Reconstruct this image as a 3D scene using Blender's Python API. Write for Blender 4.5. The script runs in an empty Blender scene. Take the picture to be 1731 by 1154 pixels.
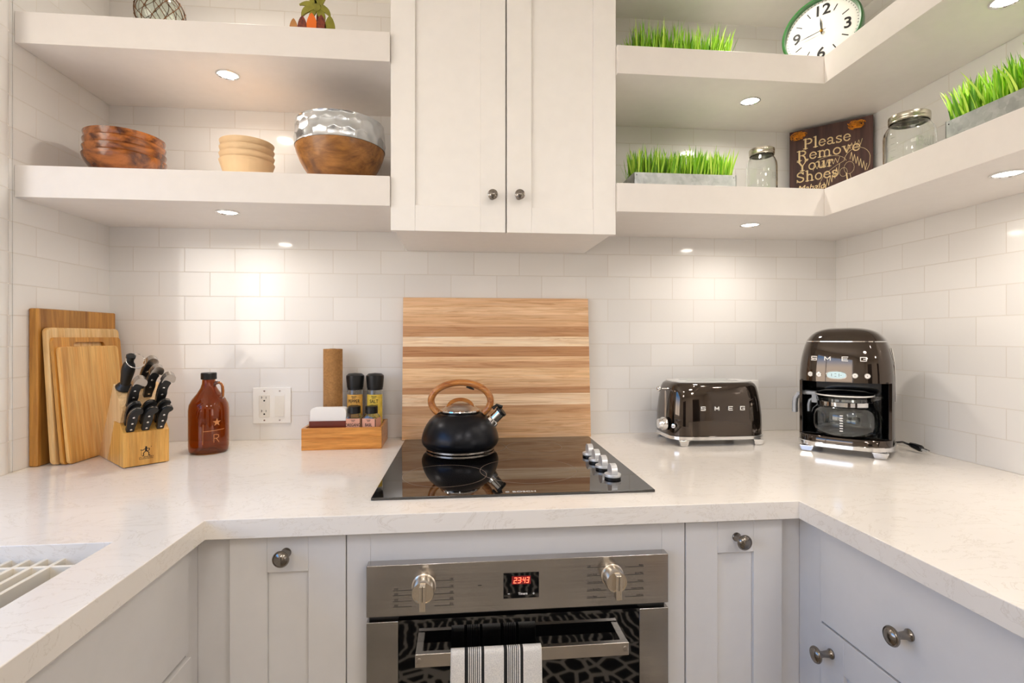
import bpy, bmesh, math, random
from mathutils import Matrix, Vector
from mathutils.geometry import tessellate_polygon
PI = math.pi
S = bpy.context.scene
COL = S.collection
rnd = random.Random(7)

# ------------------------------------------------------------------ camera
FPX, CXP, HOR, CZ = 885.0, 865.5, 570.0, 1.244
YAW = math.atan(87.3 / FPX)
CY = -1.7551
cam_d = bpy.data.cameras.new('camera'); cam = bpy.data.objects.new('camera', cam_d); COL.objects.link(cam)
cam_d.sensor_width = 36; cam_d.lens = FPX / 1731 * 36; cam_d.shift_y = -7.0 / 1731
cam_d.clip_start = .02
cam.location = (0, CY, CZ); cam.rotation_euler = (PI / 2, 0, -YAW)
S.camera = cam
# ------------------------------------------------------------------ world, exposure
S.view_settings.view_transform = 'Standard'; S.view_settings.look = 'None'
S.view_settings.gamma = 1; S.view_settings.exposure = 0.12
try: S.view_settings.use_curve_mapping = False
except Exception: pass
w = bpy.data.worlds.new('daylight'); S.world = w; w.use_nodes = True
bg = w.node_tree.nodes['Background']; bg.inputs[1].default_value = 4.3      # blue sky over a bright hazy horizon and sunlit ground
_t = w.node_tree; _g = _t.nodes.new('ShaderNodeTexCoord'); _x = _t.nodes.new('ShaderNodeSeparateXYZ'); _r = _t.nodes.new('ShaderNodeValToRGB')
_t.links.new(_g.outputs['Generated'], _x.inputs[0]); _t.links.new(_x.outputs[2], _r.inputs[0]); _t.links.new(_r.outputs[0], bg.inputs[0])
_e = _r.color_ramp.elements; _e[0].position = 0; _e[0].color = (1.0, .90, .78, 1); _e[1].position = .30; _e[1].color = (.10, .34, .80, 1)
_m = _e.new(.12); _m.color = (1.0, .93, .84, 1)
S.cycles.max_bounces = 10; S.cycles.diffuse_bounces = 6; S.cycles.glossy_bounces = 6
S.cycles.transmission_bounces = 10; S.cycles.transparent_max_bounces = 12
S.cycles.sample_clamp_indirect = 6; S.cycles.caustics_refractive = False; S.cycles.caustics_reflective = False
P_FILL, P_PUCK, P_SOFFIT_FILL = 8.5, .95, 1.0      # watts of the lamps built below
WARM = (1, .92, .83); NEUT = (1, .96, .93)

# ------------------------------------------------------------------ pixel -> place on a real plane
_F = (math.sin(YAW), math.cos(YAW)); _R = (math.cos(YAW), -math.sin(YAW))
def _ray(px, py):
    a = (px - CXP) / FPX
    return (_F[0] + _R[0] * a, _F[1] + _R[1] * a, (HOR - py) / FPX)
def onY(px, py, y):
    r = _ray(px, py); t = (y - CY) / r[1]; return (r[0] * t, y, CZ + r[2] * t)
def onZ(px, py, z):
    r = _ray(px, py); t = (z - CZ) / r[2]; return (r[0] * t, CY + r[1] * t, z)
def onX(px, py, x):
    r = _ray(px, py); t = x / r[0]; return (x, CY + r[1] * t, CZ + r[2] * t)

# ------------------------------------------------------------------ materials
def lin(h):
    h = h.lstrip('#'); o = []
    for i in (0, 2, 4):
        v = int(h[i:i + 2], 16) / 255
        o.append(v / 12.92 if v <= .04045 else ((v + .055) / 1.055) ** 2.4)
    return (*o, 1)
class NT:
    def __init__(s, name):
        s.m = bpy.data.materials.new(name); s.m.use_nodes = True; s.t = s.m.node_tree; s.t.nodes.clear()
        s.out = s.n('ShaderNodeOutputMaterial'); s.b = s.n('ShaderNodeBsdfPrincipled'); s.l(s.b.outputs[0], s.out.inputs[0])
        s.tc = s.n('ShaderNodeTexCoord')
    def n(s, t, **k):
        x = s.t.nodes.new(t)
        for a, v in k.items(): setattr(x, a, v)
        return x
    def l(s, a, b): s.t.links.new(a, b)
    def math(s, op, a, b=None, c=None):
        x = s.n('ShaderNodeMath', operation=op)
        for i, v in enumerate((a, b, c)):
            if v is None: continue
            if isinstance(v, (int, float)): x.inputs[i].default_value = v
            else: s.l(v, x.inputs[i])
        return x.outputs[0]
    def noise(s, scale, detail=3, vec=None, rough=.5, dist=0):
        x = s.n('ShaderNodeTexNoise'); x.inputs['Scale'].default_value = scale; x.inputs['Detail'].default_value = detail
        x.inputs['Roughness'].default_value = rough; x.inputs['Distortion'].default_value = dist
        s.l(vec or s.tc.outputs['Object'], x.inputs['Vector']); return x.outputs[0]
    def mapping(s, scale=(1, 1, 1), loc=(0, 0, 0), rot=(0, 0, 0)):
        x = s.n('ShaderNodeMapping'); x.inputs['Scale'].default_value = scale; x.inputs['Location'].default_value = loc
        x.inputs['Rotation'].default_value = rot
        s.l(s.tc.outputs['Object'], x.inputs['Vector']); return x.outputs[0]
    def ramp(s, fac, stops, mode='LINEAR'):
        x = s.n('ShaderNodeValToRGB'); e = x.color_ramp; e.interpolation = mode
        while len(e.elements) < len(stops): e.elements.new(.5)
        for el, (p, c) in zip(e.elements, stops): el.position = p; el.color = lin(c) if isinstance(c, str) else c
        s.l(fac, x.inputs[0]); return x.outputs[0]
    def mix(s, fac, a, b, mode='MIX'):
        x = s.n('ShaderNodeMix', data_type='RGBA', blend_type=mode)
        for i, v in ((0, fac), (6, a), (7, b)):
            if isinstance(v, (int, float)): x.inputs[i].default_value = v
            elif isinstance(v, tuple): x.inputs[i].default_value = v
            elif isinstance(v, str): x.inputs[i].default_value = lin(v)
            else: s.l(v, x.inputs[i])
        return x.outputs[2]
    def bump(s, h, strength=.2, dist=.001):
        x = s.n('ShaderNodeBump'); x.inputs['Strength'].default_value = strength; x.inputs['Distance'].default_value = dist
        s.l(h, x.inputs['Height']); s.l(x.outputs[0], s.b.inputs['Normal'])
    def set(s, **k):
        for a, v in k.items(): s.b.inputs[a.replace('_', ' ')].default_value = v
    def col(s, c): s.l(c, s.b.inputs['Base Color'])
def mat(name, c, rough=.5, metal=0, var=.04, vs=30, bump=0, bs=200, coat=0, trans=0, ior=1.45, aniso=0, bd=.0005):
    n = NT(name); n.set(Roughness=rough, Metallic=metal, IOR=ior)
    c = lin(c) if isinstance(c, str) else c
    if trans: n.set(Transmission_Weight=trans)
    if coat: n.set(Coat_Weight=coat, Coat_Roughness=.05)
    d = tuple(x * (1 - var) for x in c[:3]) + (1,); u = tuple(min(1, x * (1 + var)) for x in c[:3]) + (1,)
    n.col(n.ramp(n.noise(vs, 2), [(.3, d), (.7, u)]))
    if bump: n.bump(n.noise(bs, 4), bump, bd)
    return n.m
def emis(name, c, st, glow_rough=.4):
    n = NT(name); c = lin(c) if isinstance(c, str) else c
    n.set(Roughness=glow_rough, Emission_Strength=st); n.b.inputs['Emission Color'].default_value = c; n.b.inputs['Base Color'].default_value = c
    return n.m
def wood(name, dark, light, grain='Z', rough=.42, across=45, along=3, strips=None, svar=.3, coat=0, contrast=(.32, .68), seed=0):
    n = NT(name); n.set(Roughness=rough)
    if coat: n.set(Coat_Weight=coat, Coat_Roughness=.12)
    sc = [across] * 3; sc['XYZ'.index(grain)] = along
    v = n.mapping(tuple(sc), (seed, seed * 1.7, seed * .6)); f = n.noise(1, 6, v, .62, .6)
    c = n.ramp(f, [(contrast[0], dark), (contrast[1], light)])
    fine = n.noise(4, 3, v, .7); c = n.mix(.35, c, n.ramp(fine, [(.3, '#8a8a8a'), (.7, '#ffffff')]), 'MULTIPLY')
    if strips:
        ax, wd = strips; sx = n.n('ShaderNodeSeparateXYZ'); n.l(n.tc.outputs['Object'], sx.inputs[0])
        i = n.math('FLOOR', n.math('DIVIDE', n.math('ADD', sx.outputs['XYZ'.index(ax)], 3.13 + seed), wd))
        wn = n.n('ShaderNodeTexWhiteNoise', noise_dimensions='1D'); n.l(i, wn.inputs['W'])
        g = n.ramp(wn.outputs[0], [(0, (1 - svar,) * 3 + (1,)), (1, (1, 1, 1, 1))]); c = n.mix(1, c, g, 'MULTIPLY')
    n.col(c); n.bump(f, .12, .0005); return n.m
def tile_mat(name, ax, shift):
    n = NT(name); n.set(Roughness=.09, IOR=1.5)
    sx = n.n('ShaderNodeSeparateXYZ'); n.l(n.tc.outputs['Object'], sx.inputs[0])
    cb = n.n('ShaderNodeCombineXYZ'); n.l(n.math('ADD', sx.outputs[ax], shift), cb.inputs[0]); n.l(n.math('ADD', sx.outputs[2], -.914 + .0768 * 30), cb.inputs[1])
    b = n.n('ShaderNodeTexBrick', offset=.5, offset_frequency=2, squash=1, squash_frequency=2)
    n.l(cb.outputs[0], b.inputs['Vector'])
    for k, v in (('Scale', 1), ('Mortar Size', .0013), ('Mortar Smooth', .25), ('Bias', 0), ('Brick Width', .1527), ('Row Height', .0768)): b.inputs[k].default_value = v
    b.inputs['Color1'].default_value = lin('#e9e7e4'); b.inputs['Color2'].default_value = lin('#e3e1de'); b.inputs['Mortar'].default_value = lin('#d8d3cc')
    n.col(b.outputs[0])
    h = n.math('ADD', n.math('MULTIPLY', b.outputs[1], -1.0), n.math('MULTIPLY', n.noise(9, 1), .9))
    n.bump(h, .5, .0012)
    n.l(n.math('ADD', n.math('MULTIPLY', b.outputs[1], .5), .09), n.b.inputs['Roughness'])
    return n.m

M = {}
M['tile_back'] = tile_mat('glazed tile back', 0, .5652)
M['tile_side'] = tile_mat('glazed tile side', 1, .4366)
M['paint'] = mat('white satin paint', '#f5f2ee', .38, bump=.05, bs=400, var=.012)
M['shelfpaint'] = mat('shelf satin paint', '#ebe6e1', .38, bump=.05, bs=400, var=.012)
M['wallpaint'] = mat('cream wall paint', '#e9e2d8', .7, bump=.1, bs=300)
M['ceil'] = mat('ceiling paint', '#f1eee8', .8, bump=.1, bs=300, var=.01)
M['cab'] = mat('grey cabinet lacquer', '#dedbd8', .36, bump=.04, bs=600, var=.012)
M['floor'] = wood('floor planks', '#a08a72', '#cdb99f', 'Y', .4, 30, 2, ('X', .14), .35)
M['ivory'] = mat('ivory rack plastic', '#efe5d3', .35, var=.01)
n = NT('quartz'); n.set(Roughness=.13)
v = n.mapping((5, 9, 9), (0, 0, 0), (0, 0, .5)); f = n.noise(1.4, 8, v, .65, 1.6)
vein = n.ramp(f, [(.0, '#f1ebe3'), (.487, '#efe9e1'), (.5, '#e2dacf'), (.513, '#efe9e1'), (1, '#ece5dc')])
f2 = n.noise(34, 6, n.mapping((1, 3.5, 3.5), rot=(0, 0, .3)), .7, 1.5)
n.col(n.mix(.8, vein, n.ramp(f2, [(.22, '#b9ad9d'), (.33, '#ffffff')]), 'MULTIPLY')); M['quartz'] = n.m
M['steel'] = mat('brushed steel', '#b9b2aa', .27, 1, .06, 8, .08, 300)
n = NT('oven steel'); n.set(Metallic=1, Roughness=.16); f = n.noise(1, 5, n.mapping((3, 3, 700)))
n.col(n.ramp(f, [(.3, '#aaa6a3'), (.7, '#c2beba')])); n.bump(f, .05, .0004); M['ovensteel'] = n.m
M['satin'] = mat('satin nickel', '#cdc5bc', .22, 1, .05)
M['chrome'] = mat('polished chrome', '#e6e6e6', .06, 1, .01)
M['knob'] = mat('aged nickel', '#8f8880', .2, 1, .08, 60)
M['alu'] = mat('champagne aluminium', '#e2d7c6', .25, 1, .03)
M['silver'] = mat('silver painted plastic', '#dcdcdb', .3, .35, .02)
M['black'] = mat('black plastic', '#141414', .35, 0, .1, bump=.03)
M['gloss'] = mat('black glossy enamel', '#4d433b', .05, .9, .04, 4, coat=.6)
M['cavity'] = mat('dark glossy plastic', '#0b0c10', .1, 0, .1)
M['matblack'] = mat('kettle black', '#1a1b20', .3, .55, .08, 6)
M['blackglass'] = mat('black ceramic glass', '#0b0908', .03, 0, .1, ior=1.9)
M['ovenglass'] = mat('oven door glass', '#060606', .03, 0, .1, ior=1.7)
M['ring'] = mat('printed ring grey', '#8f7d6c', .4)
M['print'] = mat('black print', '#1c1a18', .6)
M['whiteprint'] = mat('white print', '#e8e6e2', .5)
M['white'] = mat('white plastic', '#f2f0ec', .3, var=.01)
M['offwhite'] = mat('ivory plastic', '#e8e4dc', .3, var=.01)
M['glass'] = mat('clear glass', '#fbfdfb', .01, trans=1, var=0)
M['greenglass'] = mat('greenish glass', '#f6fbf5', .02, trans=1, var=0)
M['amber'] = mat('amber glass', '#bf7428', .03, trans=.97, var=.05, vs=8)
M['logo'] = mat('copper print', '#c98a52', .5)
M['galv'] = NT('galvanised'); n = M['galv']; n.set(Metallic=.85, Roughness=.38); vo = n.n('ShaderNodeTexVoronoi'); vo.inputs['Scale'].default_value = 90; n.l(n.tc.outputs['Object'], vo.inputs['Vector'])
n.col(n.mix(.5, n.ramp(n.noise(25, 4), [(.3, '#8d9190'), (.7, '#c2c6c4')]), n.ramp(vo.outputs[1], [(0, '#9a9e9c'), (1, '#c9cccb')]))); M['galv'] = n.m
n = NT('hammered'); n.set(Metallic=1, Roughness=.24); n.b.inputs['Base Color'].default_value = lin('#d5d8da')
n.col(n.ramp(n.noise(14, 2), [(.3, '#c4c9cc'), (.7, '#e6e8ea')])); M['hammer'] = n.m
n = NT('grass'); n.set(Roughness=.45); g = n.n('ShaderNodeNewGeometry')
n.b.inputs['Subsurface Weight'].default_value = .0
n.col(n.ramp(g.outputs['Random Per Island'], [(0, '#4c8a12'), (.3, '#7fbe20'), (.65, '#a8da38'), (1, '#d2f067')])); M['grass'] = n.m
# light and dark laminated strips of the tall board behind the hob
n = NT('laminated maple'); n.set(Roughness=.4); sx = n.n('ShaderNodeSeparateXYZ'); n.l(n.tc.outputs['Object'], sx.inputs[0])
wob = n.noise(1, 2, n.mapping((2, 2, 10)))
zz = n.math('DIVIDE', sx.outputs[2], .456)
cols = ['#ecc8a2', '#e8c29a', '#d6aa80', '#ffe8ca', '#c9996f', '#e9c49c', '#f6d5ac', '#d8ab82', '#f2d0a8', '#c39266', '#ffebce', '#cd9f74', '#e9c299', '#f5d4ae', '#ecc59c']
pos = [0, .07, .165, .232, .315, .36, .42, .50, .545, .58, .655, .725, .80, .885, .94]
base = n.ramp(zz, list(zip(pos, cols)), 'CONSTANT')
gr = n.noise(1, 7, n.mapping((3.2, 20, 60)), .65, 2.0)
fine = n.noise(1, 4, n.mapping((6, 40, 260)), .6, .4)
c = n.mix(.8, base, n.ramp(gr, [(.28, '#c4a17c'), (.38, '#e2cbae'), (.50, '#f9efe0'), (.7, '#ffffff')]), 'MULTIPLY')
c = n.mix(.35, c, n.ramp(fine, [(.3, '#a58a70'), (.6, '#ffffff')]), 'MULTIPLY')
n.col(n.mix(1, c, '#ffffff', 'MULTIPLY')); n.bump(gr, .08, .0004); M['maple'] = n.m
M['bamboo'] = wood('bamboo', '#dd9a45', '#fccd7e', 'Z', .4, 60, 3, ('Y', .021), .22, seed=1)
M['bamboo_dark'] = wood('dark bamboo', '#bd7826', '#eaae55', 'Z', .4, 60, 3, ('Y', .024), .25, seed=2)
M['bamboo_pale'] = wood('pale bamboo', '#e0ab62', '#fddba0', 'Z', .4, 60, 3, ('Y', .03), .2, seed=3)
M['butcher'] = wood('butcher block', '#9c5f1e', '#dfa24c', 'Z', .45, 55, 3, ('Y', .028), .35, seed=4)
M['blockwood'] = wood('rubberwood', '#d8983e', '#f8c26a', 'Z', .38, 60, 4, ('X', .017), .16, seed=5)
M['blockside'] = wood('rubberwood end', '#dcae72', '#f0cd9a', 'Z', .4, 40, 3, seed=6)
M['traywood'] = wood('tray bamboo', '#bf7424', '#f0a850', 'X', .35, 70, 5, coat=.3, seed=7)
M['kettlewood'] = wood('kettle wood', '#9a5018', '#dd9444', 'X', .3, 120, 14, coat=.5, seed=8)
M['acacia'] = wood('acacia', '#552a10', '#b56a2c', 'X', .25, 26, 7, coat=.6, contrast=(.36, .60), seed=9)
M['mango'] = wood('mango wood', '#5f3616', '#b67c3c', 'X', .38, 24, 7, coat=.2, contrast=(.3, .62), seed=10)
M['cream_bowl'] = mat('cream bamboo fibre', '#e2c49a', .5, var=.03)
M['redwood'] = mat('red stained wood', '#6d2410', .3, var=.2, vs=12, coat=.3)
M['paperbrown'] = mat('embossed brown paper', '#a87b49', .85, var=.14, vs=160, bump=1, bs=170, bd=.004)
M['signwood'] = wood('sign board', '#3a2522', '#5e403a', 'Z', .7, 50, 3, seed=11)
M['signtext'] = mat('sign print', '#f0d9a6', .7, var=.06)
M['raffia'] = mat('raffia', '#c9801e', .7, var=.35, vs=80)
M['towel'] = None
M['rope'] = mat('jute', '#6b4828', .8, var=.2)
M['clockgreen'] = mat('green enamel', '#2f6b34', .3, coat=.4)
M['clockface'] = mat('clock face', '#f2f1ea', .5, var=.01)
M['frond'] = mat('olive painted wood', '#7d7a22', .5, var=.15, vs=60)
M['orange'] = mat('orange paint', '#d9680f', .5); M['redbrown'] = mat('red brown paint', '#6d2c14', .5, var=.5, vs=150)
M['label_y'] = mat('yellow label', '#e3c34e', .6, var=.15, vs=60); M['label_o'] = mat('orange label', '#e2ad55', .6, var=.1, vs=60)
M['label_p'] = mat('pink label', '#dca48c', .6, var=.04)
M['spice'] = mat('dried herbs', '#5c5a30', .9, var=.5, vs=500, bump=1, bs=500, bd=.002); M['saltc'] = mat('coarse salt', '#d8b79c', .7, var=.3, vs=400, bump=1, bs=500, bd=.002)
M['pepperc'] = mat('peppercorns', '#4b3426', .8, var=.5, vs=400, bump=1, bs=400, bd=.002)
M['lens'] = emis('puck lens', (1, .93, .82, 1), 14)
M['led_red'] = emis('red digits', (1, .08, .04, 1), 5)
M['led_back'] = emis('display glow', (.14, .01, .01, 1), .5)
M['lcd'] = emis('display backlight', (.5, .66, .7, 1), .25)
M['grout'] = mat('grout', '#d8d0c6', .8)
n = NT('towel stripes'); n.set(Roughness=.9); sx = n.n('ShaderNodeSeparateXYZ'); n.l(n.tc.outputs['Object'], sx.inputs[0])
TX0, TX1 = onY(762, 1100, -.802)[0], onY(915.5, 1100, -.802)[0]
u = n.math('DIVIDE', n.math('SUBTRACT', sx.outputs[0], TX0), TX1 - TX0)
t = n.math('MODULO', n.math('ADD', u, -.15 + .43), .43)
W_, B_ = '#f4efe6', '#211f1e'; st = [(0, B_), (.037 / .43, W_)]
for k in range(6): a0 = .05 + k * .021; st += [(a0 / .43, B_), ((a0 + .0095) / .43, W_)]
st += [(.183 / .43, B_), (.215 / .43, W_)]
n.col(n.mix(.35, n.ramp(n.math('DIVIDE', t, .43), st, 'CONSTANT'), n.ramp(n.noise(600, 2), [(.3, '#999999'), (.7, '#ffffff')]), 'MULTIPLY'))
n.bump(n.noise(700, 3), .5, .001); M['towel'] = n.m
n = NT('patterned rug'); n.set(Roughness=.95); vo = n.n('ShaderNodeTexVoronoi', feature='DISTANCE_TO_EDGE'); vo.inputs['Scale'].default_value = 15; n.l(n.tc.outputs['Object'], vo.inputs['Vector'])
wv = n.n('ShaderNodeTexWave', wave_profile='TRI'); wv.inputs['Scale'].default_value = 9; wv.inputs['Distortion'].default_value = 8; n.l(n.tc.outputs['Object'], wv.inputs['Vector'])
sx = n.n('ShaderNodeSeparateXYZ'); n.l(n.tc.outputs['Object'], sx.inputs[0])
band = n.math('GREATER_THAN', n.math('FRACT', n.math('MULTIPLY', sx.outputs[1], 2.2)), .5)
c = n.mix(band, n.ramp(vo.outputs[0], [(0, '#d8cdbd'), (.10, '#15130f')], 'CONSTANT'), n.ramp(wv.outputs[1], [(0, '#15130f'), (.72, '#d8cdbd')], 'CONSTANT'))
n.col(c); n.bump(n.noise(300, 3), .6, .003); M['rug'] = n.m

# ------------------------------------------------------------------ mesh builder
class B:
    def __init__(s, m=None):
        s.v = []; s.f = []; s.mi = []; s.mats = [m] if m else []; s.cur = 0; s.T = Matrix.Identity(4)
    def m(s, mt):
        if mt not in s.mats: s.mats.append(mt)
        s.cur = s.mats.index(mt); return s
    def at(s, loc=(0, 0, 0), rz=0, rx=0, ry=0):
        s.T = Matrix.Translation(loc) @ Matrix.Rotation(rz, 4, 'Z') @ Matrix.Rotation(ry, 4, 'Y') @ Matrix.Rotation(rx, 4, 'X'); return s
    def frame(s, o, x, y, z): # explicit axes
        s.T = Matrix(((x[0], y[0], z[0], o[0]), (x[1], y[1], z[1], o[1]), (x[2], y[2], z[2], o[2]), (0, 0, 0, 1))); return s
    def add(s, vs, fs):
        k = len(s.v); s.v += [tuple(s.T @ Vector(p)) for p in vs]
        for f in fs: s.f.append([i + k for i in f]); s.mi.append(s.cur)
        return s
    def box(s, x0, x1, y0, y1, z0, z1):
        if x0 > x1: x0, x1 = x1, x0
        if y0 > y1: y0, y1 = y1, y0
        if z0 > z1: z0, z1 = z1, z0
        return s.add([(x0, y0, z0), (x1, y0, z0), (x1, y1, z0), (x0, y1, z0), (x0, y0, z1), (x1, y0, z1), (x1, y1, z1), (x0, y1, z1)],
                     [(3, 2, 1, 0), (4, 5, 6, 7), (0, 1, 5, 4), (1, 2, 6, 5), (2, 3, 7, 6), (3, 0, 4, 7)])
    def loft(s, rings, caps=(True, True), closed_loop=False):
        n = len(rings[0]); vs = [p for r in rings for p in r]; fs = []
        m = len(rings)
        for i in range(m - (0 if closed_loop else 1)):
            a, b = i * n, ((i + 1) % m) * n
            for j in range(n): k = (j + 1) % n; fs.append((a + j, a + k, b + k, b + j))
        if not closed_loop:
            if caps[0]: fs.append(tuple(reversed(range(n))))
            if caps[1]: fs.append(tuple(range((m - 1) * n, m * n)))
        return s.add(vs, fs)
    def lathe(s, prof, seg=48, c=(0, 0), caps=(True, True)):
        rings = [[(c[0] + r * math.cos(2 * PI * j / seg), c[1] + r * math.sin(2 * PI * j / seg), z) for j in range(seg)] for r, z in prof]
        return s.loft(rings, caps)
    def prism(s, poly, z0, z1, holes=()):
        """poly in XY, extruded along Z"""
        def area(p): return sum(p[i][0] * p[(i + 1) % len(p)][1] - p[(i + 1) % len(p)][0] * p[i][1] for i in range(len(p)))
        if area(poly) < 0: poly = poly[::-1]
        hs = [h if area(h) < 0 else h[::-1] for h in holes]
        allp = list(poly) + [p for h in hs for p in h]; k = len(allp)
        vs = [(x, y, z0) for x, y in allp] + [(x, y, z1) for x, y in allp]; fs = []
        if hs:
            tris = tessellate_polygon([[Vector((x, y, 0)) for x, y in poly]] + [[Vector((x, y, 0)) for x, y in h] for h in hs])
            for t in tris:
                a = [allp[i] for i in t]; t = tuple(t)
                if area(a) < 0: t = t[::-1]
                fs.append(tuple(i + k for i in t)); fs.append(t[::-1])
        else:
            fs.append(tuple(range(k, 2 * k))); fs.append(tuple(reversed(range(k))))
        o = 0
        for lp in [poly] + hs:
            n = len(lp)
            for j in range(n): q = (j + 1) % n; fs.append((o + j, o + q, o + q + k, o + j + k))
            o += n
        return s.add(vs, fs)
    def tube(s, path, r, seg=12, closed=False, prof=None, up=(0, 0, 1)):
        """sweep a circle (or prof: list of (a,b) offsets along side/up) along path"""
        P = [Vector(p) for p in path]; n = len(P); rings = []; rr = r if isinstance(r, (list, tuple)) else [r] * n
        T = []
        for i in range(n):
            a = P[(i - 1) % n] if (closed or i) else P[0]; b = P[(i + 1) % n] if (closed or i < n - 1) else P[-1]
            T.append((b - a).normalized())
        U = Vector(up)
        if abs(T[0].dot(U)) > .95 and prof is None: U = Vector((1, 0, 0))
        for i in range(n):
            t = T[i]; u = U - t * U.dot(t)
            if u.length < 1e-4: u = Vector((1, 0, 0)) - t * t[0]
            u.normalize(); sd = t.cross(u)
            if prof: rings.append([tuple(P[i] + sd * a * rr[i] + u * b * rr[i]) for a, b in prof])
            else: rings.append([tuple(P[i] + (sd * math.cos(2 * PI * j / seg) + u * math.sin(2 * PI * j / seg)) * rr[i]) for j in range(seg)])
            if prof is None: U = u
        return s.loft(rings, (True, True), closed)
    def sphere(s, c, r, seg=20, rings=12, sc=(1, 1, 1)):
        prof = [(max(1e-5, r * math.sin(PI * i / rings)), -r * math.cos(PI * i / rings)) for i in range(rings + 1)]
        rg = [[(c[0] + a * math.cos(2 * PI * j / seg) * sc[0], c[1] + a * math.sin(2 * PI * j / seg) * sc[1], c[2] + z * sc[2]) for j in range(seg)] for a, z in prof]
        return s.loft(rg)
    def cyl(s, a, b, r, seg=24, r2=None):
        return s.tube([a, b], [r, r if r2 is None else r2], seg)
    def strokes(s, paths, w, y0, y1, sx=1, sz=1, ox=0, oz=0):
        """flat strokes in XZ, thickness y0..y1; each path a polyline, each segment its own box"""
        for path in paths:
            ww = w
            if isinstance(path, tuple): path, ww = path
            q = [(ox + x * sx, oz + z * sz) for x, z in path]
            for (ax, az), (bx, bz) in zip(q, q[1:]):
                dx, dz = bx - ax, bz - az; L = math.hypot(dx, dz)
                if L < 1e-7: continue
                dx /= L; dz /= L; e = ww * .35; h = ww / 2
                a0 = (ax - dx * e, az - dz * e); b0 = (bx + dx * e, bz + dz * e); nx, nz = -dz * h, dx * h
                pts = [(a0[0] - nx, a0[1] - nz), (b0[0] - nx, b0[1] - nz), (b0[0] + nx, b0[1] + nz), (a0[0] + nx, a0[1] + nz)]
                s.add([(x, y0, z) for x, z in pts] + [(x, y1, z) for x, z in pts],
                      [(0, 1, 2, 3), (7, 6, 5, 4), (4, 5, 1, 0), (5, 6, 2, 1), (6, 7, 3, 2), (7, 4, 0, 3)])
        return s
    def text(s, body, size, depth=.0006, align='LEFT', bold=0, sx=1):
        """text standing in the XZ plane of the current frame, facing -Y"""
        c = bpy.data.curves.new('t', 'FONT'); c.body = body; c.size = size; c.extrude = depth; c.align_x = align; c.offset = bold
        o = bpy.data.objects.new('t', c); COL.objects.link(o)
        me = o.evaluated_get(bpy.context.evaluated_depsgraph_get()).to_mesh()
        s.add([(v.co.x * sx, -v.co.z, v.co.y) for v in me.vertices], [tuple(p.vertices) for p in me.polygons])
        bpy.data.objects.remove(o); bpy.data.curves.remove(c); return s
    def obj(s, name, parent=None, bevel=0, seg=2, smooth=35, world=False, label=None, weld=False):
        if world and parent is not None:
            Mi = WM(parent).inverted(); s.v = [tuple(Mi @ Vector(p)) for p in s.v]
        me = bpy.data.meshes.new(name); me.from_pydata(s.v, [], s.f)
        for mt in s.mats: me.materials.append(mt)
        me.polygons.foreach_set('material_index', s.mi)
        me.polygons.foreach_set('use_smooth', [bool(smooth)] * len(s.f)); me.update()
        if weld:
            bm = bmesh.new(); bm.from_mesh(me); bmesh.ops.remove_doubles(bm, verts=bm.verts, dist=1e-5); bmesh.ops.recalc_face_normals(bm, faces=bm.faces); bm.to_mesh(me); bm.free()
        if smooth and not bevel: me.set_sharp_from_angle(angle=math.radians(smooth))
        o = bpy.data.objects.new(name, me); COL.objects.link(o); o.parent = parent
        if bevel:
            b = o.modifiers.new('bevel', 'BEVEL'); b.width = bevel; b.segments = seg; b.limit_method = 'ANGLE'; b.angle_limit = math.radians(40)
            b.harden_normals = True
        if label: o['label'] = label
        return o
def WM(o):
    m = o.matrix_basis.copy()
    while o.parent: o = o.parent; m = o.matrix_basis @ m
    return m
def thing(name, label, cat, loc=(0, 0, 0), rz=0, group=None):
    o = bpy.data.objects.new(name, None); COL.objects.link(o); o.empty_display_size = .05
    o.matrix_basis = Matrix.Translation(loc) @ Matrix.Rotation(rz, 4, 'Z')
    o['label'] = label; o['category'] = cat
    if group: o['group'] = group
    return o
def tag(o, label, cat, group=None):
    o['label'] = label; o['category'] = cat
    if group: o['group'] = group
    return o
def structure(o): o['kind'] = 'structure'; return o
def place(o, loc, rz=0): o.matrix_basis = Matrix.Translation(loc) @ Matrix.Rotation(rz, 4, 'Z')
def dup(root, loc, rz, label, cat=None, group=None):
    def cp(o, par):
        c = o.copy(); COL.objects.link(c); c.parent = par
        for ch in [x for x in bpy.data.objects if x.parent == o]: cp(ch, c)
        return c
    c = cp(root, None); place(c, loc, rz); c['label'] = label
    if group: c['group'] = group
    return c
def superell(a, b, n, k=56, cx=0, cy=0, z=0):
    o = []
    for j in range(k):
        t = 2 * PI * j / k; c, s_ = math.cos(t), math.sin(t)
        o.append((cx + a * math.copysign(abs(c) ** (2 / n), c), cy + b * math.copysign(abs(s_) ** (2 / n), s_), z))
    return o
def arc(cx, cz, rx, rz, a0, a1, n=10): return [(cx + rx * math.cos(math.radians(a0 + (a1 - a0) * i / n)), cz + rz * math.sin(math.radians(a0 + (a1 - a0) * i / n))) for i in range(n + 1)]

# ------------------------------------------------------------------ geometry of the place
XL, XR, CT, CTB = -1.0935, 1.3407, .914, .878
CEIL = 2.342
SB1, ST1, SB2, ST2 = 1.590, 1.669, 1.970, 2.048        # shelf undersides and tops
SY = -.3516                                            # shelf front
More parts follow.
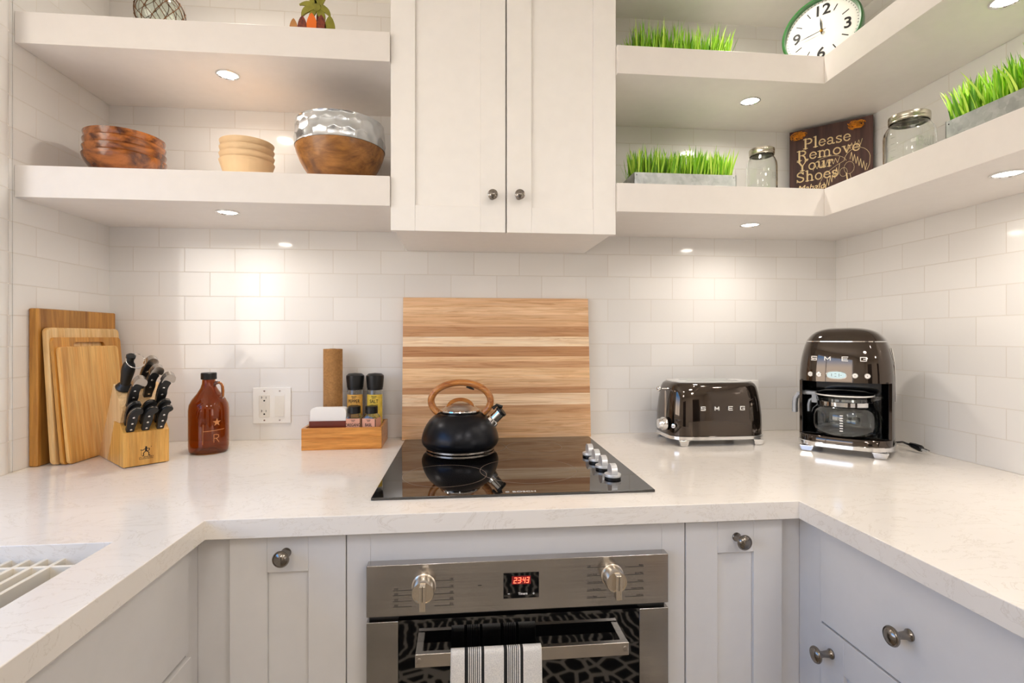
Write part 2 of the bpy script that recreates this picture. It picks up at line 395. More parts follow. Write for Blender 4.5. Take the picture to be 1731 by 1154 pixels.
# room shell
structure(B(M['tile_back']).box(XL - .1, XR + .1, 0, .1, 0, CEIL + .05).obj('wall_back'))
b = B(M['tile_side']).box(XL - .1, XL, SY - .0035, 0, 0, CEIL + .05)
structure(b.obj('wall_left'))
q = [(XL - .1, SY - .0045), (XL - .0015, SY - .0045)] + [(XL - .018 + .0235 * math.sin(math.radians(a)), SY - .036 + .0312 * math.cos(math.radians(a))) for a in range(36, 181, 8)] + [(XL - .1, SY - .0675)]
structure(B(M['tile_side']).prism(q, 0, CEIL + .05).obj('trim_1', smooth=50))
structure(B(M['tile_side']).box(XR, XR + .1, -1.45, 0, 0, CEIL + .05).obj('wall_right'))
RX0, RX1, RY0 = -1.45, 2.6, -4.6
structure(B(M['floor']).box(RX0 - .1, RX1 + .1, RY0 - .1, 0, -.08, 0).obj('floor'))
structure(B(M['ceil']).box(RX0 - .1, RX1 + .1, RY0 - .1, 0, CEIL, CEIL + .08).obj('ceiling'))
# wall with the sink window, set back behind the left tiled return
b = B(M['wallpaint']); WY0, WY1, WZ0, WZ1 = -2.9, -.85, 1.0, 2.1
b.box(RX0 - .1, RX0, RY0, WY0, 0, CEIL).box(RX0 - .1, RX0, WY1, -.40, 0, CEIL).box(RX0 - .1, RX0, WY0, WY1, 0, WZ0).box(RX0 - .1, RX0, WY0, WY1, WZ1, CEIL)
structure(b.obj('wall_window'))
structure(B(M['wallpaint']).box(RX0, XL - .1, -.45, -.40, 0, CEIL).obj('wall_return'))
wf = structure(B(M['white']).obj('window_1'))
wf.data = (lambda bb: bb)(B(M['white']).box(RX0 - .08, RX0 - .03, WY0, WY0 + .05, WZ0, WZ1).box(RX0 - .08, RX0 - .03, WY1 - .05, WY1, WZ0, WZ1).box(RX0 - .08, RX0 - .03, WY0, WY1, WZ0, WZ0 + .05).box(RX0 - .08, RX0 - .03, WY0, WY1, WZ1 - .05, WZ1).box(RX0 - .08, RX0 - .03, (WY0 + WY1) / 2 - .02, (WY0 + WY1) / 2 + .02, WZ0, WZ1).obj('window_frame_mesh').data)
bpy.data.objects.remove(bpy.data.objects['window_frame_mesh'])
structure(B(M['wallpaint']).box(RX0 - .1, RX1 + .1, RY0 - .1, RY0, 0, CEIL).obj('wall_rear'))
structure(B(M['wallpaint']).box(XR + .1, RX1, -1.5, -1.45, 0, CEIL).obj('wall_return_right'))
b = B(M['wallpaint']); VY0, VY1, VZ0, VZ1 = -4.2, -3.1, .85, 1.85
b.box(RX1, RX1 + .1, RY0, VY0, 0, CEIL).box(RX1, RX1 + .1, VY1, -1.45, 0, CEIL).box(RX1, RX1 + .1, VY0, VY1, 0, VZ0).box(RX1, RX1 + .1, VY0, VY1, VZ1, CEIL)
structure(b.obj('wall_far_right'))
b = B(M['white'])
for y0, y1, z0, z1 in ((VY0, VY0 + .05, VZ0, VZ1), (VY1 - .05, VY1, VZ0, VZ1), (VY0 + .05, VY1 - .05, VZ0, VZ0 + .05), (VY0 + .05, VY1 - .05, VZ1 - .05, VZ1), ((VY0 + VY1) / 2 - .03, (VY0 + VY1) / 2 + .03, VZ0 + .05, VZ1 - .05)): b.box(RX1 + .03, RX1 + .08, y0, y1, z0, z1)
structure(b.obj('fill_window'))  # unseen window, added to let fill light in from the right
dm = wood('dark door', '#20130c', '#3a241a', 'Z', .3, 40, 3)  # unseen doors, added as dark shapes for the toaster to reflect
structure(B(dm).box(-.9, .0, RY0, RY0 + .04, 0, 2.05).obj('added_door_1'))
structure(B(dm).box(1.4, 2.2, RY0, RY0 + .04, 0, 2.05).obj('added_door_2'))
tag(B(M['rug']).box(-.55, 1.0, -2.9, -1.15, .001, .012).obj('area_rug'), 'black rug with white tribal pattern on the floor before the oven', 'rug')

# unseen ceiling lamps, added as fill light to brighten the room
def area(name, parent, loc, size, watts, colr, rot=(0, 0, 0), shape='DISK', spread=180):
    d = bpy.data.lights.new(name, 'AREA'); d.shape = shape; d.size = size; d.energy = watts; d.color = colr; d.spread = math.radians(spread)
    if shape == 'RECTANGLE': d.size, d.size_y = size
    o = bpy.data.objects.new(name, d); COL.objects.link(o); o.parent = parent; o.location = loc; o.rotation_euler = rot
    return o
DL = emis('fill light diffuser', (1, .95, .88, 1), 2.0)
for i, (x, y, nm) in enumerate(((-.15, -2.7, 'nearest the sink window'), (.95, -2.2, 'behind the right counter'), (-.55, -3.8, 'at the rear on the window side'), (1.3, -3.8, 'at the rear by the far right wall'))):
    t = thing('ceiling_fill_light', 'added round white ceiling fill light %s' % nm, 'ceiling fill light', (x, y, CEIL), 0, 'added ceiling fill lights')
    B(M['white']).lathe([(.17, 0), (.17, -.02), (.155, -.03), (.155, -.012), (.001, -.012)], 40, caps=(True, False)).obj('rim', t)
    B(DL).lathe([(.154, -.013), (.154, -.02), (.001, -.026)], 40, caps=(False, True)).obj('diffuser', t)
    area('lamp', t, (0, 0, -.035), .30, P_FILL, NEUT)
# puck lights
def puck(x, y, z, label, watts, top=False):
    t = thing('puck_light', label, 'recessed light', (x, y, z), 0, 'recessed puck lights')
    B(M['chrome']).lathe([(.030, .0), (.030, -.002), (.026, -.003), (.0245, -.0005)], 36, caps=(False, False)).obj('rim', t)
    B(M['lens']).lathe([(.0245, -.0006), (.018, -.0016), (.001, -.002)], 36, caps=(False, True)).obj('lens', t)
    area('lamp', t, (0, 0, -.006), .045, watts, WARM, spread=165)
for z, nm in ((SB1, 'underside of the lower'), (SB2, 'underside of the upper')):
    puck(-.640, -.238, z, 'small round light in the %s left shelf' % nm, P_PUCK)
    puck(.886, -.226, z, 'small round light in the %s right shelf, back run' % nm, P_PUCK)
puck(1.15, -.7575, SB1, 'small round light in the lower right shelf, side run', P_PUCK)
puck(1.17, -.7377, SB2, 'small round light in the upper right shelf, side run', P_PUCK)
puck(-.64, -.30, CEIL, 'added round fill light in the ceiling over the upper left shelf', P_SOFFIT_FILL)  # this and the next two: ceiling pucks added to brighten the upper shelves
puck(.886, -.30, CEIL, 'added round fill light in the ceiling over the upper right shelf', P_SOFFIT_FILL)
puck(1.1, -1.0, CEIL, 'added round fill light in the ceiling over the right counter', P_SOFFIT_FILL)

# ------------------------------------------------------------------ shelves
def shelf(x0, x1, z0, z1, label):
    tag(B(M['shelfpaint']).box(x0, x1, SY, -.0005, z0, z1).obj('floating_shelf', bevel=.0012), label, 'shelf', 'left floating shelves')
shelf(XL + .0005, -.1848, SB1, ST1, 'thick white floating shelf on the left with wooden bowls on it')
shelf(XL + .0005, -.1848, SB2, ST2, 'thick white floating shelf on the left, topmost, with glass float')
SXI = 1.036
for z0, z1, lb in ((SB1, ST1, 'white L-shaped corner shelf with jars and a wooden sign'), (SB2, ST2, 'white L-shaped corner shelf, upper one with the green clock')):
    poly = [(.4293, -.0005), (XR - .0005, -.0005), (XR - .0005, -1.44), (SXI - .006, -1.44), (SXI, SY), (.4293, SY)]
    t = thing('corner_shelf', lb, 'shelf', (.9, -.2, z0), 0, 'right corner shelves')
    B(M['shelfpaint']).prism(poly, z0, z1).obj('shelf_board', t, bevel=.0012, world=True)
    B(M['grout']).box(SXI - .0008, SXI + .0004, SY - .0012, SY + .002, z0 + .001, z1 - .001).obj('mitre_seam', t, world=True)

# ------------------------------------------------------------------ knobs (front = -Y)
def knob(parent, loc, rz, r=.0155):
    b = B(M['knob']); b.T = Matrix.Translation(loc) @ Matrix.Rotation(rz, 4, 'Z') @ Matrix.Rotation(PI / 2, 4, 'X')
    b.lathe([(.6 * r, 0), (.6 * r, .15 * r), (.42 * r, .4 * r), (.36 * r, 1.1 * r), (.42 * r, 1.5 * r), (.6 * r, 1.7 * r), (.92 * r, 1.85 * r), (r, 2.0 * r), (r, 2.1 * r), (.93 * r, 2.22 * r), (.82 * r, 2.2 * r), (.78 * r, 2.26 * r), (.5 * r, 2.46 * r), (.001, 2.52 * r)], 32)
    return b.obj('knob', parent, world=True)
def shaker(b, x0, x1, z0, z1, y0, y1, px0, px1, pz0, pz1, d=.007):
    """door facing -Y between y0 (front) and y1 (back) with a recessed panel"""
    b.box(x0, px0, y0, y1, z0, z1).box(px1, x1, y0, y1, z0, z1).box(px0, px1, y0, y1, pz1, z1).box(px0, px1, y0, y1, z0, pz0)
    b.box(px0, px1, y0 + math.copysign(d, y1 - y0), y1, pz0, pz1); return b
# upper cabinet
t = thing('upper_cabinet', 'white two-door shaker wall cabinet hanging above the cooktop', 'cabinet', (.12, -.16, 1.53))
B(M['paint']).box(-.1763, .4223, -.3175, -.0008, 1.532, CEIL - .0005).box(-.1735, .4195, -.3175, -.0008, 1.5305, 1.532).obj('body', t, world=True, bevel=.0008)
DF = -.3405
for k, (x0, x1, pa, pb, pz) in enumerate(((-.184, .1219, 701.8, 812.3, 345), (.1256, .4285, 898.5, 1003.3, 350))):
    p0 = onY(pa, pz, DF)[0]; p1 = onY(pb, pz, DF)[0]
    d = shaker(B(M['paint']), x0, x1, 1.528, CEIL - .004, DF, -.3185, p0, p1, 1.597, CEIL - .07).obj('door', t, bevel=.0012, world=True)
    kx = (832, 877)[k]; knob(d, onY(kx, 333, DF), 0, .0137)

# ------------------------------------------------------------------ countertop, sink
CYF, CXA, CXB = -.7610, -.4583, .6800
hole = [(-.5575, -.852), (-.5575, -1.55), (-1.05, -1.55), (-1.05, -.852)]
poly = [(XL + .0003, -.0003), (XR - .0003, -.0003), (XR - .0003, -1.44), (CXB, -1.44), (CXB, CYF), (CXA, CYF), (CXA, -2.3), (RX0 + .001, -2.3), (RX0 + .001, -.4505), (XL + .0003, -.4505)]
tag(B(M['quartz']).prism(poly, CTB, CT, [hole]).obj('countertop', bevel=.0015), 'U-shaped white veined quartz countertop with square edge', 'countertop')
t = thing('sink', 'undermount stainless steel sink below the left counter', 'sink', (-.80, -1.2, .66))
b = B(M['steel']); X0, X1, Y0, Y1 = -1.055, -.5525, -1.555, -.847
b.box(X0 - .02, X0, Y0 - .02, Y1 + .02, .66, CTB - .0005).box(X1, X1 + .02, Y0 - .02, Y1 + .02, .66, CTB - .0005).box(X0, X1, Y0 - .02, Y0, .66, CTB - .0005).box(X0, X1, Y1, Y1 + .02, .66, CTB - .0005).box(X0 - .02, X1 + .02, Y0 - .02, Y1 + .02, .65, .66)
b.obj('basin', t, world=True)
B(M['steel']).box(X0, X1, Y1 - .012, Y1, .862, .866).box(X0, X1, Y1 - .012, Y1, .846, .849).obj('ledge', t, world=True)
B(M['chrome']).at((-.8, -1.2, .66)).lathe([(.045, 0), (.045, .003), (.03, .002), (.001, .001)], 32, caps=(False, True)).obj('drain', t, world=True)
t = thing('dish_rack', 'white slatted dish rack sitting in the sink', 'dish rack', (-.72, -1.0, .87))
B(M['ivory']).box(-.99, -.557, -.8835, -.877, .868, .8905).obj('crossbar', t, world=True, bevel=.001)
B(M['ivory']).box(-.99, -.557, -1.3, -1.293, .868, .8905).obj('crossbar', t, world=True, bevel=.001)
for i in range(13):
    x = -.6315 - i * .0262
    pr = [(-1.34, .866), (-.862, .866), (-.846, .870), (-.836, .877), (-.8315, .884), (-.832, .889), (-.838, .891), (-1.34, .891)]
    b = B(M['ivory']); b.frame((x, 0, 0), (0, 1, 0), (0, 0, 1), (1, 0, 0)); b.prism(pr, -.0035, .0035)
    b.obj('slat', t, world=True, bevel=.001)

# ------------------------------------------------------------------ base cabinets, back run (door fronts at y = -.735)
YD = -.735
t = thing('base_cabinet', 'narrow grey shaker base cabinet left of the oven', 'cabinet', (-.35, -.4, 0), group='narrow pull-out cabinets')
B(M['cab']).box(-.4902, -.2155, -.715, -.05, .10, CTB - .0005).box(-.4902, -.429, -.7195, -.714, .10, CTB - .0005).obj('body', t, world=True)
d = shaker(B(M['cab']), -.427, -.2165, .11, .8745, YD, -.7155, -.36, -.2855, .18, .8035).obj('door', t, bevel=.001, world=True)
kb = onY(484, 933.5, YD); knob(d, kb, 0, .0152)
t = thing('base_cabinet', 'narrow grey shaker base cabinet right of the oven', 'cabinet', (.55, -.4, 0), group='narrow pull-out cabinets')
B(M['cab']).box(.4545, .7086, -.715, -.05, .10, CTB - .0005).box(.6625, .7086, -.7195, -.714, .10, CTB - .0005).obj('body', t, world=True)
d = shaker(B(M['cab']), .4545, .6604, .11, .8745, YD, -.7155, .5214, .5988, .18, .8045).obj('door', t, bevel=.001, world=True)
kb = onY(1245, 907, YD); knob(d, kb, 0, .0152)
PY = -.757                                             # oven front plane
def pn(px, py, y=PY): p = onY(px, py, y); return p[0], p[2]
ox0, oz1 = pn(619, 957); ox1, _ = pn(1130, 935.6); _, oz0 = pn(1130, 1018)
t = thing('oven_cabinet', 'grey housing cabinet built around the oven', 'cabinet', (.12, -.4, 0))
b = B(M['cab']); b.box(-.2150, ox0 + .004, -.733, -.05, .10, CTB - .0005).box(ox1 - .004, .4525, -.733, -.05, .10, CTB - .0005).box(ox0 + .004, ox1 - .004, -.733, -.05, oz1 - .012, CTB - .0005).box(ox0, ox1, -.733, -.05, .10, .145)
b.obj('body', t, world=True, bevel=.0008)
# left run: false front over the sink, doors below; right run: drawer over doors
t = thing('sink_cabinet', 'grey sink base cabinet with plain slab front under the left counter', 'cabinet', (-.8, -1.4, 0))
b = B(M['cab']); b.box(-.5275, -.505, -2.28, -.737, .10, CTB - .0005).box(-.505, -.4905, -.7625, -.7196, .10, CTB - .0005).box(-1.2, -.5275, -2.28, -.80, .10, .13)
b.obj('body', t, world=True)
B(M['cab']).box(-.5045, -.485, -2.25, -.7635, .6795, .8745).obj('false_front', t, bevel=.001, world=True)
for y0, y1 in ((-1.505, -.7685), (-2.25, -1.509)):
    b = B(M['cab']); b.frame((0, 0, 0), (0, 1, 0), (-1, 0, 0), (0, 0, 1)); shaker(b, y0, y1, .11, .6745, .478, .5045, y0 + .07, y1 - .07, .18, .605); b.obj('door', t, bevel=.001, world=True)
t = thing('drawer_cabinet', 'grey base cabinet with a wide top drawer under the right counter', 'cabinet', (1.0, -1.1, 0))
b = B(M['cab']); b.box(.7255, XR - .001, -1.43, -.716, .10, CTB - .0005).box(.7090, .7255, -.7885, -.7196, .10, CTB - .0005)
b.obj('body', t, world=True)
d = B(M['cab']).box(.705, .7252, -1.425, -.79, .6885, .8715).obj('drawer', t, bevel=.001, world=True)
kb = onX(1538, 1073, .705); knob(d, kb, -PI / 2, .0155)
b = B(M['cab']); b.frame((0, 0, 0), (0, 1, 0), (-1, 0, 0), (0, 0, 1)); shaker(b, -1.425, -.79, .11, .6840, -.705, -.7252, -1.36, -.852, .18, .618); d = b.obj('door', t, bevel=.001, world=True)
kb = onX(1397, 1147, .705); knob(d, (kb[0], -.820, .640), -PI / 2, .0155)

# ------------------------------------------------------------------ oven
t = thing('wall_oven', 'stainless steel built-in oven with black glass door under the counter', 'oven', (.12, -.75, .145))
B(M['black']).box(ox0 + .006, ox1 - .006, -.732, -.20, .15, oz1 - .014).obj('housing', t, world=True)
cp = B(M['ovensteel']).box(ox0, ox1, PY, -.7335, oz0, oz1).obj('control_panel', t, bevel=.0012, world=True)
ws = .0004
def line(b, x0, z0, x1, z1, w=.0006, y=PY): b.strokes([[(x0, z0), (x1, z1)]], w, y - ws, y + .0003)
b = B(M['print'])
for py, tx in ((542, '550'), (662, '500'), (805, '400'), (940, '300')):
    x, z = pn(655 + 135 / 14.42, 960 + (py + 8) / 14.42); x1, z1 = pn(655 + 590 / 14.42, 960 + (py - 6) / 14.42); line(b, x, (z + z1) / 2, x1, (z + z1) / 2)
    b.at((x + .002, PY, (z + z1) / 2 + .0012)).text(tx, .0048, .0003); b.at()
b.obj('left_temperature_scale', cp, world=True, smooth=0); b = B(M['print'])
for py, tx in ((290, '100'), (458, '150'), (608, '200'), (757, '250'), (893, '200')):
    x, z = pn(655 + 1620 / 14.42, 960 + py / 14.42); x1, z1 = pn(655 + 1150 / 14.42, 960 + py / 14.42); line(b, x1, z, x, z)
    b.at((x - .0012, PY, z + .0012)).text(tx, .0048, .0003, 'RIGHT'); b.at()
b.obj('right_temperature_scale', cp, world=True, smooth=0); b = B(M['print'])
for py, tx in ((278, 'Off'), (478, 'Conv Broil'), (665, 'Conv Multi-Rack'), (842, 'Conv Broil Plus'), (1018, 'Conv Bake')):
    x, z = pn(980 + 180 / 14.42, 940 + py / 14.42); x1, z1 = pn(980 + 640 / 14.42, 940 + py / 14.42); line(b, x, z, x1, z)
    b.at((x + .001, PY, z + .0013)).text(tx, .0042, .0003); b.at()
b.obj('left_function_scale', cp, world=True, smooth=0); b = B(M['print'])
for py, tx in ((238, 'Bake'), (428, 'Broil Plus'), (610, 'Warm'), (790, 'Frozen Foods'), (960, 'Defrost')):
    x, z = pn(980 + 1555 / 14.42, 940 + py / 14.42); x1, z1 = pn(980 + 1110 / 14.42, 940 + py / 14.42); line(b, x1, z, x, z)
    b.at((x - .001, PY, z + .0013)).text(tx, .0042, .0003, 'RIGHT'); b.at()
b.obj('right_function_scale', cp, world=True, smooth=0); b = B(M['print'])
x, z = pn(811, 989); b.box(x - .0035, x + .0035, PY - .0005, PY, z - .0006, z + .0006)
b.obj('power_mark', cp, world=True, smooth=0)
# display
b = B(M['ovenglass']); x0, z1 = pn(851, 968.5); x1, z0 = pn(911, 1008.5); b.box(x0, x1, PY - .001, PY + .001, z0, z1)
dp = b.obj('display', cp, world=True, bevel=.0003)
B(M['led_back']).box(pn(865, 980)[0], pn(897, 980)[0], PY - .0013, PY - .0009, pn(881, 986.5)[1], pn(881, 972.6)[1]).obj('lit_window', dp, world=True)
SEG = {'2': 'abged', '3': 'abgcd', '4': 'fgbc'}
def seg7(b, ch, x, z, w_, h, lw, y):
    sg = {'a': [(0, h), (w_, h)], 'b': [(w_, h), (w_, h / 2)], 'c': [(w_, h / 2), (w_, 0)], 'd': [(0, 0), (w_, 0)], 'e': [(0, 0), (0, h / 2)], 'f': [(0, h / 2), (0, h)], 'g': [(0, h / 2), (w_, h / 2)]}
    b.strokes([[(p[0] + .15 * p[1], p[1]) for p in sg[k]] for k in SEG[ch]], lw, y - .0003, y, ox=x, oz=z)
b = B(M['led_red']); xa = pn(868.5, 0)[0]; zz0 = pn(880, 985)[1]
for i, (ch, dx) in enumerate((('2', 0), ('3', .0078), ('4', .0172), ('3', .0242))): seg7(b, ch, xa + dx, zz0 + .001, .0045 if i < 2 else .0038, .0098, .0011, PY - .0013)
b.box(xa + .0145, xa + .0155, PY - .0016, PY - .0013, zz0 + .003, zz0 + .004).box(xa + .0148, xa + .0158, PY - .0016, PY - .0013, zz0 + .007, zz0 + .008)
b.obj('red_digits', dp, world=True, smooth=0)
b = B(M['whiteprint']); x, z = pn(876, 1004.5); b.at((x, PY - .001, z)).text('Timers', .0062, .0003, bold=.0001); b.at()
x, z = pn(860, 1003); b.box(x - .002, x + .002, PY - .0013, PY - .0009, z - .0005, z + .0005)
x, z = pn(902, 1002); b.box(x - .002, x + .002, PY - .0013, PY - .0009, z - .0005, z + .0005).box(x - .0005, x + .0005, PY - .0013, PY - .0009, z - .002, z + .002)
b.obj('button_print', dp, world=True, smooth=0)
# dials
for px, py in ((714.5, 1004), (1043.5, 985.5)):
    # knob face sits about 25 mm proud of the panel
    fx, fz = onY(px, py, PY - .034)[0], onY(px, py, PY - .034)[2]
    b = B(M['alu']); b.T = Matrix.Translation((fx, PY - .0002, fz)) @ Matrix.Rotation(PI / 2, 4, 'X')
    b.lathe([(.0225, 0), (.0225, .002), (.0205, .003), (.0205, .03), (.0195, .0325), (.0178, .0325), (.0175, .031), (.001, .031)], 48)
    k = b.obj('dial', cp, world=True)
    b = B(M['alu']).box(fx - .0056, fx + .0056, PY - .046, PY - .030, fz - .027, fz + .0185); g = b.obj('grip', k, world=True, bevel=.0009)
    B(M['print']).box(fx - .0005, fx + .0005, PY - .0463, PY - .044, fz - .009, fz + .0186).obj('pointer_line', k, world=True)
# door
B(M['black']).box(ox0 + .003, ox1 - .003, -.742, -.7335, oz0 - .012, oz0 - .0005).obj('gap_strip', t, world=True)
gx0, _ = pn(673, 1060); gx1, _ = pn(1081, 1060); dz = oz0 - .0095
dr = B(M['ovensteel']).box(ox0, gx0, PY, -.7335, .15, dz).box(gx1, ox1, PY, -.7335, .15, dz).box(ox0 + .001, ox1 - .001, -.7368, -.7336, .152, dz - .001).obj('door', t, bevel=.001, world=True)
B(M['ovenglass']).box(gx0 + .0003, gx1 - .0003, PY + .0005, -.7370, .15, dz + .001).obj('door_glass', dr, world=True)
YB = -.800
hx0, hz1 = onY(701.7, 1106.5, YB)[0], onY(701.7, 1106.5, YB)[2]; hx1 = onY(1063, 1086, YB)[0]; hz0 = onY(701.7, 1129, YB)[2]
h = B(M['satin']).box(hx0, hx1, YB, YB + .011, hz0, hz1).obj('handle', dr, bevel=.0008, world=True)
for a in (0, 1):
    x0 = hx0 if a == 0 else hx1 - .013
    B(M['satin']).box(x0, x0 + .013, YB + .0113, PY + .0003, hz0 + .0015, hz1 - .0015).obj('handle_post', h, bevel=.0005, world=True)
    xm = x0 + .0065; b = B(M['steel']); b.T = Matrix.Translation((xm, YB - .0002, (hz0 + hz1) / 2)) @ Matrix.Rotation(PI / 2, 4, 'X'); b.lathe([(.0048, -.0005), (.0048, .0008), (.003, .0012), (.001, .0010)], 24); b.obj('screw_cap', h, world=True)
# towel over the bar
tx0, tx1 = onY(762, 1100, YB - .002)[0], onY(915.5, 1100, YB - .002)[0]
tow = []
bt = hz1 + .0012; yf, yb = YB - .0022, YB + .0132
prof = [(yf - .001, .50), (yf - .001, .56), (yf, .60), (yf, .64), (yf, bt - .006), (yf + .0012, bt - .0008), (yf + .005, bt + .0006), (yb - .005, bt + .0006), (yb - .0012, bt - .0008), (yb, bt - .006), (yb, .64), (yb + .001, .60), (yb + .002, .565)]
N = 48; b = B(M['towel']); rows = []
for j, (y, z) in enumerate(prof):
    r_ = []
    for i in range(N + 1):
        u_ = i / N; x = tx0 + (tx1 - tx0) * u_
        k_ = max(0, min(1, (bt - z) / .12)); s_ = -1 if y < YB + .004 else 1
        fold = s_ * k_ * (.0028 * abs(math.sin(u_ * 9 + .7)) + .0016 * abs(math.sin(u_ * 23)))
        r_.append((x + k_ * .004 * (u_ - .5), y + fold, z))
    rows.append(r_)
vs = [p for r_ in rows for p in r_]; fs = []
for j in range(len(rows) - 1):
    for i in range(N): a = j * (N + 1) + i; fs.append((a, a + 1, a + N + 2, a + N + 1))
b.add(vs, fs); tw = b.obj('dish_towel', smooth=60); sm = tw.modifiers.new('thick', 'SOLIDIFY'); sm.thickness = .0018; sm.offset = 0
tag(tw, 'white tea towel with black stripes hanging over the oven handle', 'towel')

# ------------------------------------------------------------------ cooktop
t = thing('cooktop', 'black glass cooktop with four silver knobs set in the counter', 'cooktop', (.119, -.37, CT))
ck = [(-.1745, -.066), (.4195, -.066), (.4135, -.6735), (-.180, -.6745)]
B(M['blackglass']).prism(ck, CT + .0003, CT + .0055).obj('glass_top', t, bevel=.001, world=True)
CK = CT + .0055
b = B(M['ring'])
for px, py, r in ((805, 755.5, .088), (903, 755, .082), (752, 803, .098), (893, 794, .118)):
    cx, cy, _ = onZ(px, py, CK)
    b.loft([[(cx + rr * math.cos(2 * PI * j / 72), cy + rr * math.sin(2 * PI * j / 72), z) for j in range(72)] for rr, z in ((r - .0005, CK - .0001), (r - .0005, CK + .00015), (r + .0005, CK + .00015), (r + .0005, CK - .0001))], closed_loop=True)
b.obj('burner_rings', t, world=True)
b = B(M['whiteprint']); p = onZ(866, 832, CK); b.T = Matrix.Translation((p[0], p[1], CK + .0001)) @ Matrix.Rotation(-PI / 2, 4, 'X')
b.text('BOSCH', .0125, .0002, sx=1.25)
b.loft([[(-.010 + .0042 * math.cos(2 * PI * j / 24) * q, -.0001 * w_, .0042 + .0042 * math.sin(2 * PI * j / 24) * q) for j in range(24)] for q, w_ in ((1, 0), (1, 2), (.8, 2), (.8, 0))], closed_loop=True)
b.box(-.0125, -.0075, -.0002, 0, .0038, .0048)
b.obj('printed_logo', t, world=True, smooth=0)
for px, py in ((996.5, 771), (1007.5, 781), (1019.5, 792.5), (1035.5, 808)):
    cx, cy, _ = onZ(px, py, CK); b = B(M['black']).at((cx, cy, CK)).lathe([(.0185, 0), (.0185, .003), (.017, .0045), (.001, .0045)], 36)
    k = b.obj('knob', t, world=True)
    b = B(M['silver']).at((cx, cy, CK)).lathe([(.0188, .0046), (.0192, .010), (.0185, .0115), (.001, .0115)], 36)
    pr = [(-.0185, .0112)] + [(-.0185 * math.cos(math.radians(a)), .0112 + .023 * math.sin(math.radians(a)) ** .7) for a in range(12, 169, 12)] + [(.0185, .0112)]
    b.frame((cx, cy, CK), (0, 1, 0), (0, 0, 1), (1, 0, 0)); b.prism(pr, -.007, .007)
    b.obj('grip', k, world=True, bevel=.0005)

# ------------------------------------------------------------------ laminated board behind the cooktop
bx0, _, bz1 = onY(682, 503.7, -.012); bx1 = onY(993, 506, -.012)[0]
b = B(M['maple']); Hb = bz1 - CT
th_ = math.atan2(.040, Hb); o = tag(b.box(0, bx1 - bx0, -.019, 0, 0, Hb * 1.003).obj('cutting_board', bevel=.0012), 'large striped maple board standing behind the cooktop', 'cutting board', 'cutting boards')
o.matrix_basis = Matrix.Translation((bx0, -.0425, CT + .0005)) @ Matrix.Rotation(-th_, 4, 'X')

# ------------------------------------------------------------------ cutting boards leaning by the left wall
def lean_board(nb, nt, length, thick, height, ang, m, label, rad=.012, slot=False, bev=.002):
    """nb: near bottom corner (face side) on the counter; ang from +Y towards +X; leans back towards -X"""
    d = (math.sin(ang), math.cos(ang)); nrm = (math.cos(ang), -math.sin(ang))
    lean = math.asin(min(.5, nt / height))
    pr = []
    for cx, cz, a0 in ((length - rad, height - rad, 0), (rad, height - rad, 90), (rad, rad, 180), (length - rad, rad, 270)):
        pr += [(cx + rad * math.cos(math.radians(a0 + a)), cz + rad * math.sin(math.radians(a0 + a))) for a in range(0, 91, 15)]
    holes = []
    if slot: holes = [[(length * .5 + sx * .05 + math.copysign(.009 * math.cos(math.radians(a)), sx), height - .022 + .009 * math.sin(math.radians(a)) * (1)) for sx, rng in ((1, range(-90, 91, 30)), (-1, range(90, -91, -30))) for a in rng]]
    # local: board in YZ plane, face +X at x=0, thickness to -X
    b = B(m); b.frame((0, 0, 0), (0, 1, 0), (0, 0, 1), (1, 0, 0)); b.prism(pr, -thick, 0, holes)
    o = b.obj('cutting_board', bevel=bev); tag(o, label, 'cutting board', 'cutting boards')
    o.matrix_basis = Matrix.Translation((nb[0] + 0, nb[1], CT + .0004 + thick * math.sin(lean))) @ Matrix.Rotation(-ang, 4, 'Z') @ Matrix.Rotation(-lean, 4, 'Y')
    return o
lean_board((-1.0700, -.3120), .0, .288, .0222, .404, math.radians(2), M['butcher'], 'tallest and thickest dark brown cutting board against the left wall', .004, bev=.005)
lean_board((-1.0315, -.3050), .0205, .273, .016, .355, math.radians(1.2), M['bamboo_pale'], 'pale cutting board, second from the left wall', .014, bev=.004)
lean_board((-1.0155, -.3020), .027, .258, .008, .330, math.radians(1.4), M['bamboo_dark'], 'brown cutting board with a slot handle, third from the left wall', .012, slot=True, bev=.0025)
lean_board((-1.0035, -.2970), .028, .222, .010, .306, math.radians(2.2), M['bamboo'], 'smallest honey bamboo cutting board, in front of the others', .012, bev=.003)

# ------------------------------------------------------------------ knife block
KO = (-.8416, -.3531, CT); KR = math.radians(44.8); KW = .1013
t = thing('knife_block', 'light wooden knife block filled with black handled knives', 'knife block', KO, KR)
pf = [(0, .002), (0, .088), (.030, .111), (.0065, .146), (.0866, .2085), (.2215, .010), (.2175, .002)]
wedge = [(0, .002), (0, .088), (.030, .111), (.078, .112), (.140, .002)]
back = [(.1415, .002), (.0785, .113), (.0305, .1112), (.0065, .146), (.0866, .2085), (.2215, .010), (.2175, .002)]
b = B(M['blockwood']); b.frame((0, 0, 0), (0, 1, 0), (0, 0, 1), (1, 0, 0)); b.m(M['blockwood']).prism(wedge, .0, KW); wd = b.obj('wedge', t, bevel=.0012)
b = B(M['blockside']); b.frame((0, 0, 0), (0, 1, 0), (0, 0, 1), (1, 0, 0)); b.prism(back, .0, KW); b.obj('slab', t, bevel=.0012)
B(M['black']).box(.006, KW - .006, .006, .13, .0, .0022).obj('base_pad', t)
b = B(M['print'])
b.at((KW / 2 - .001, -.0001, .026))
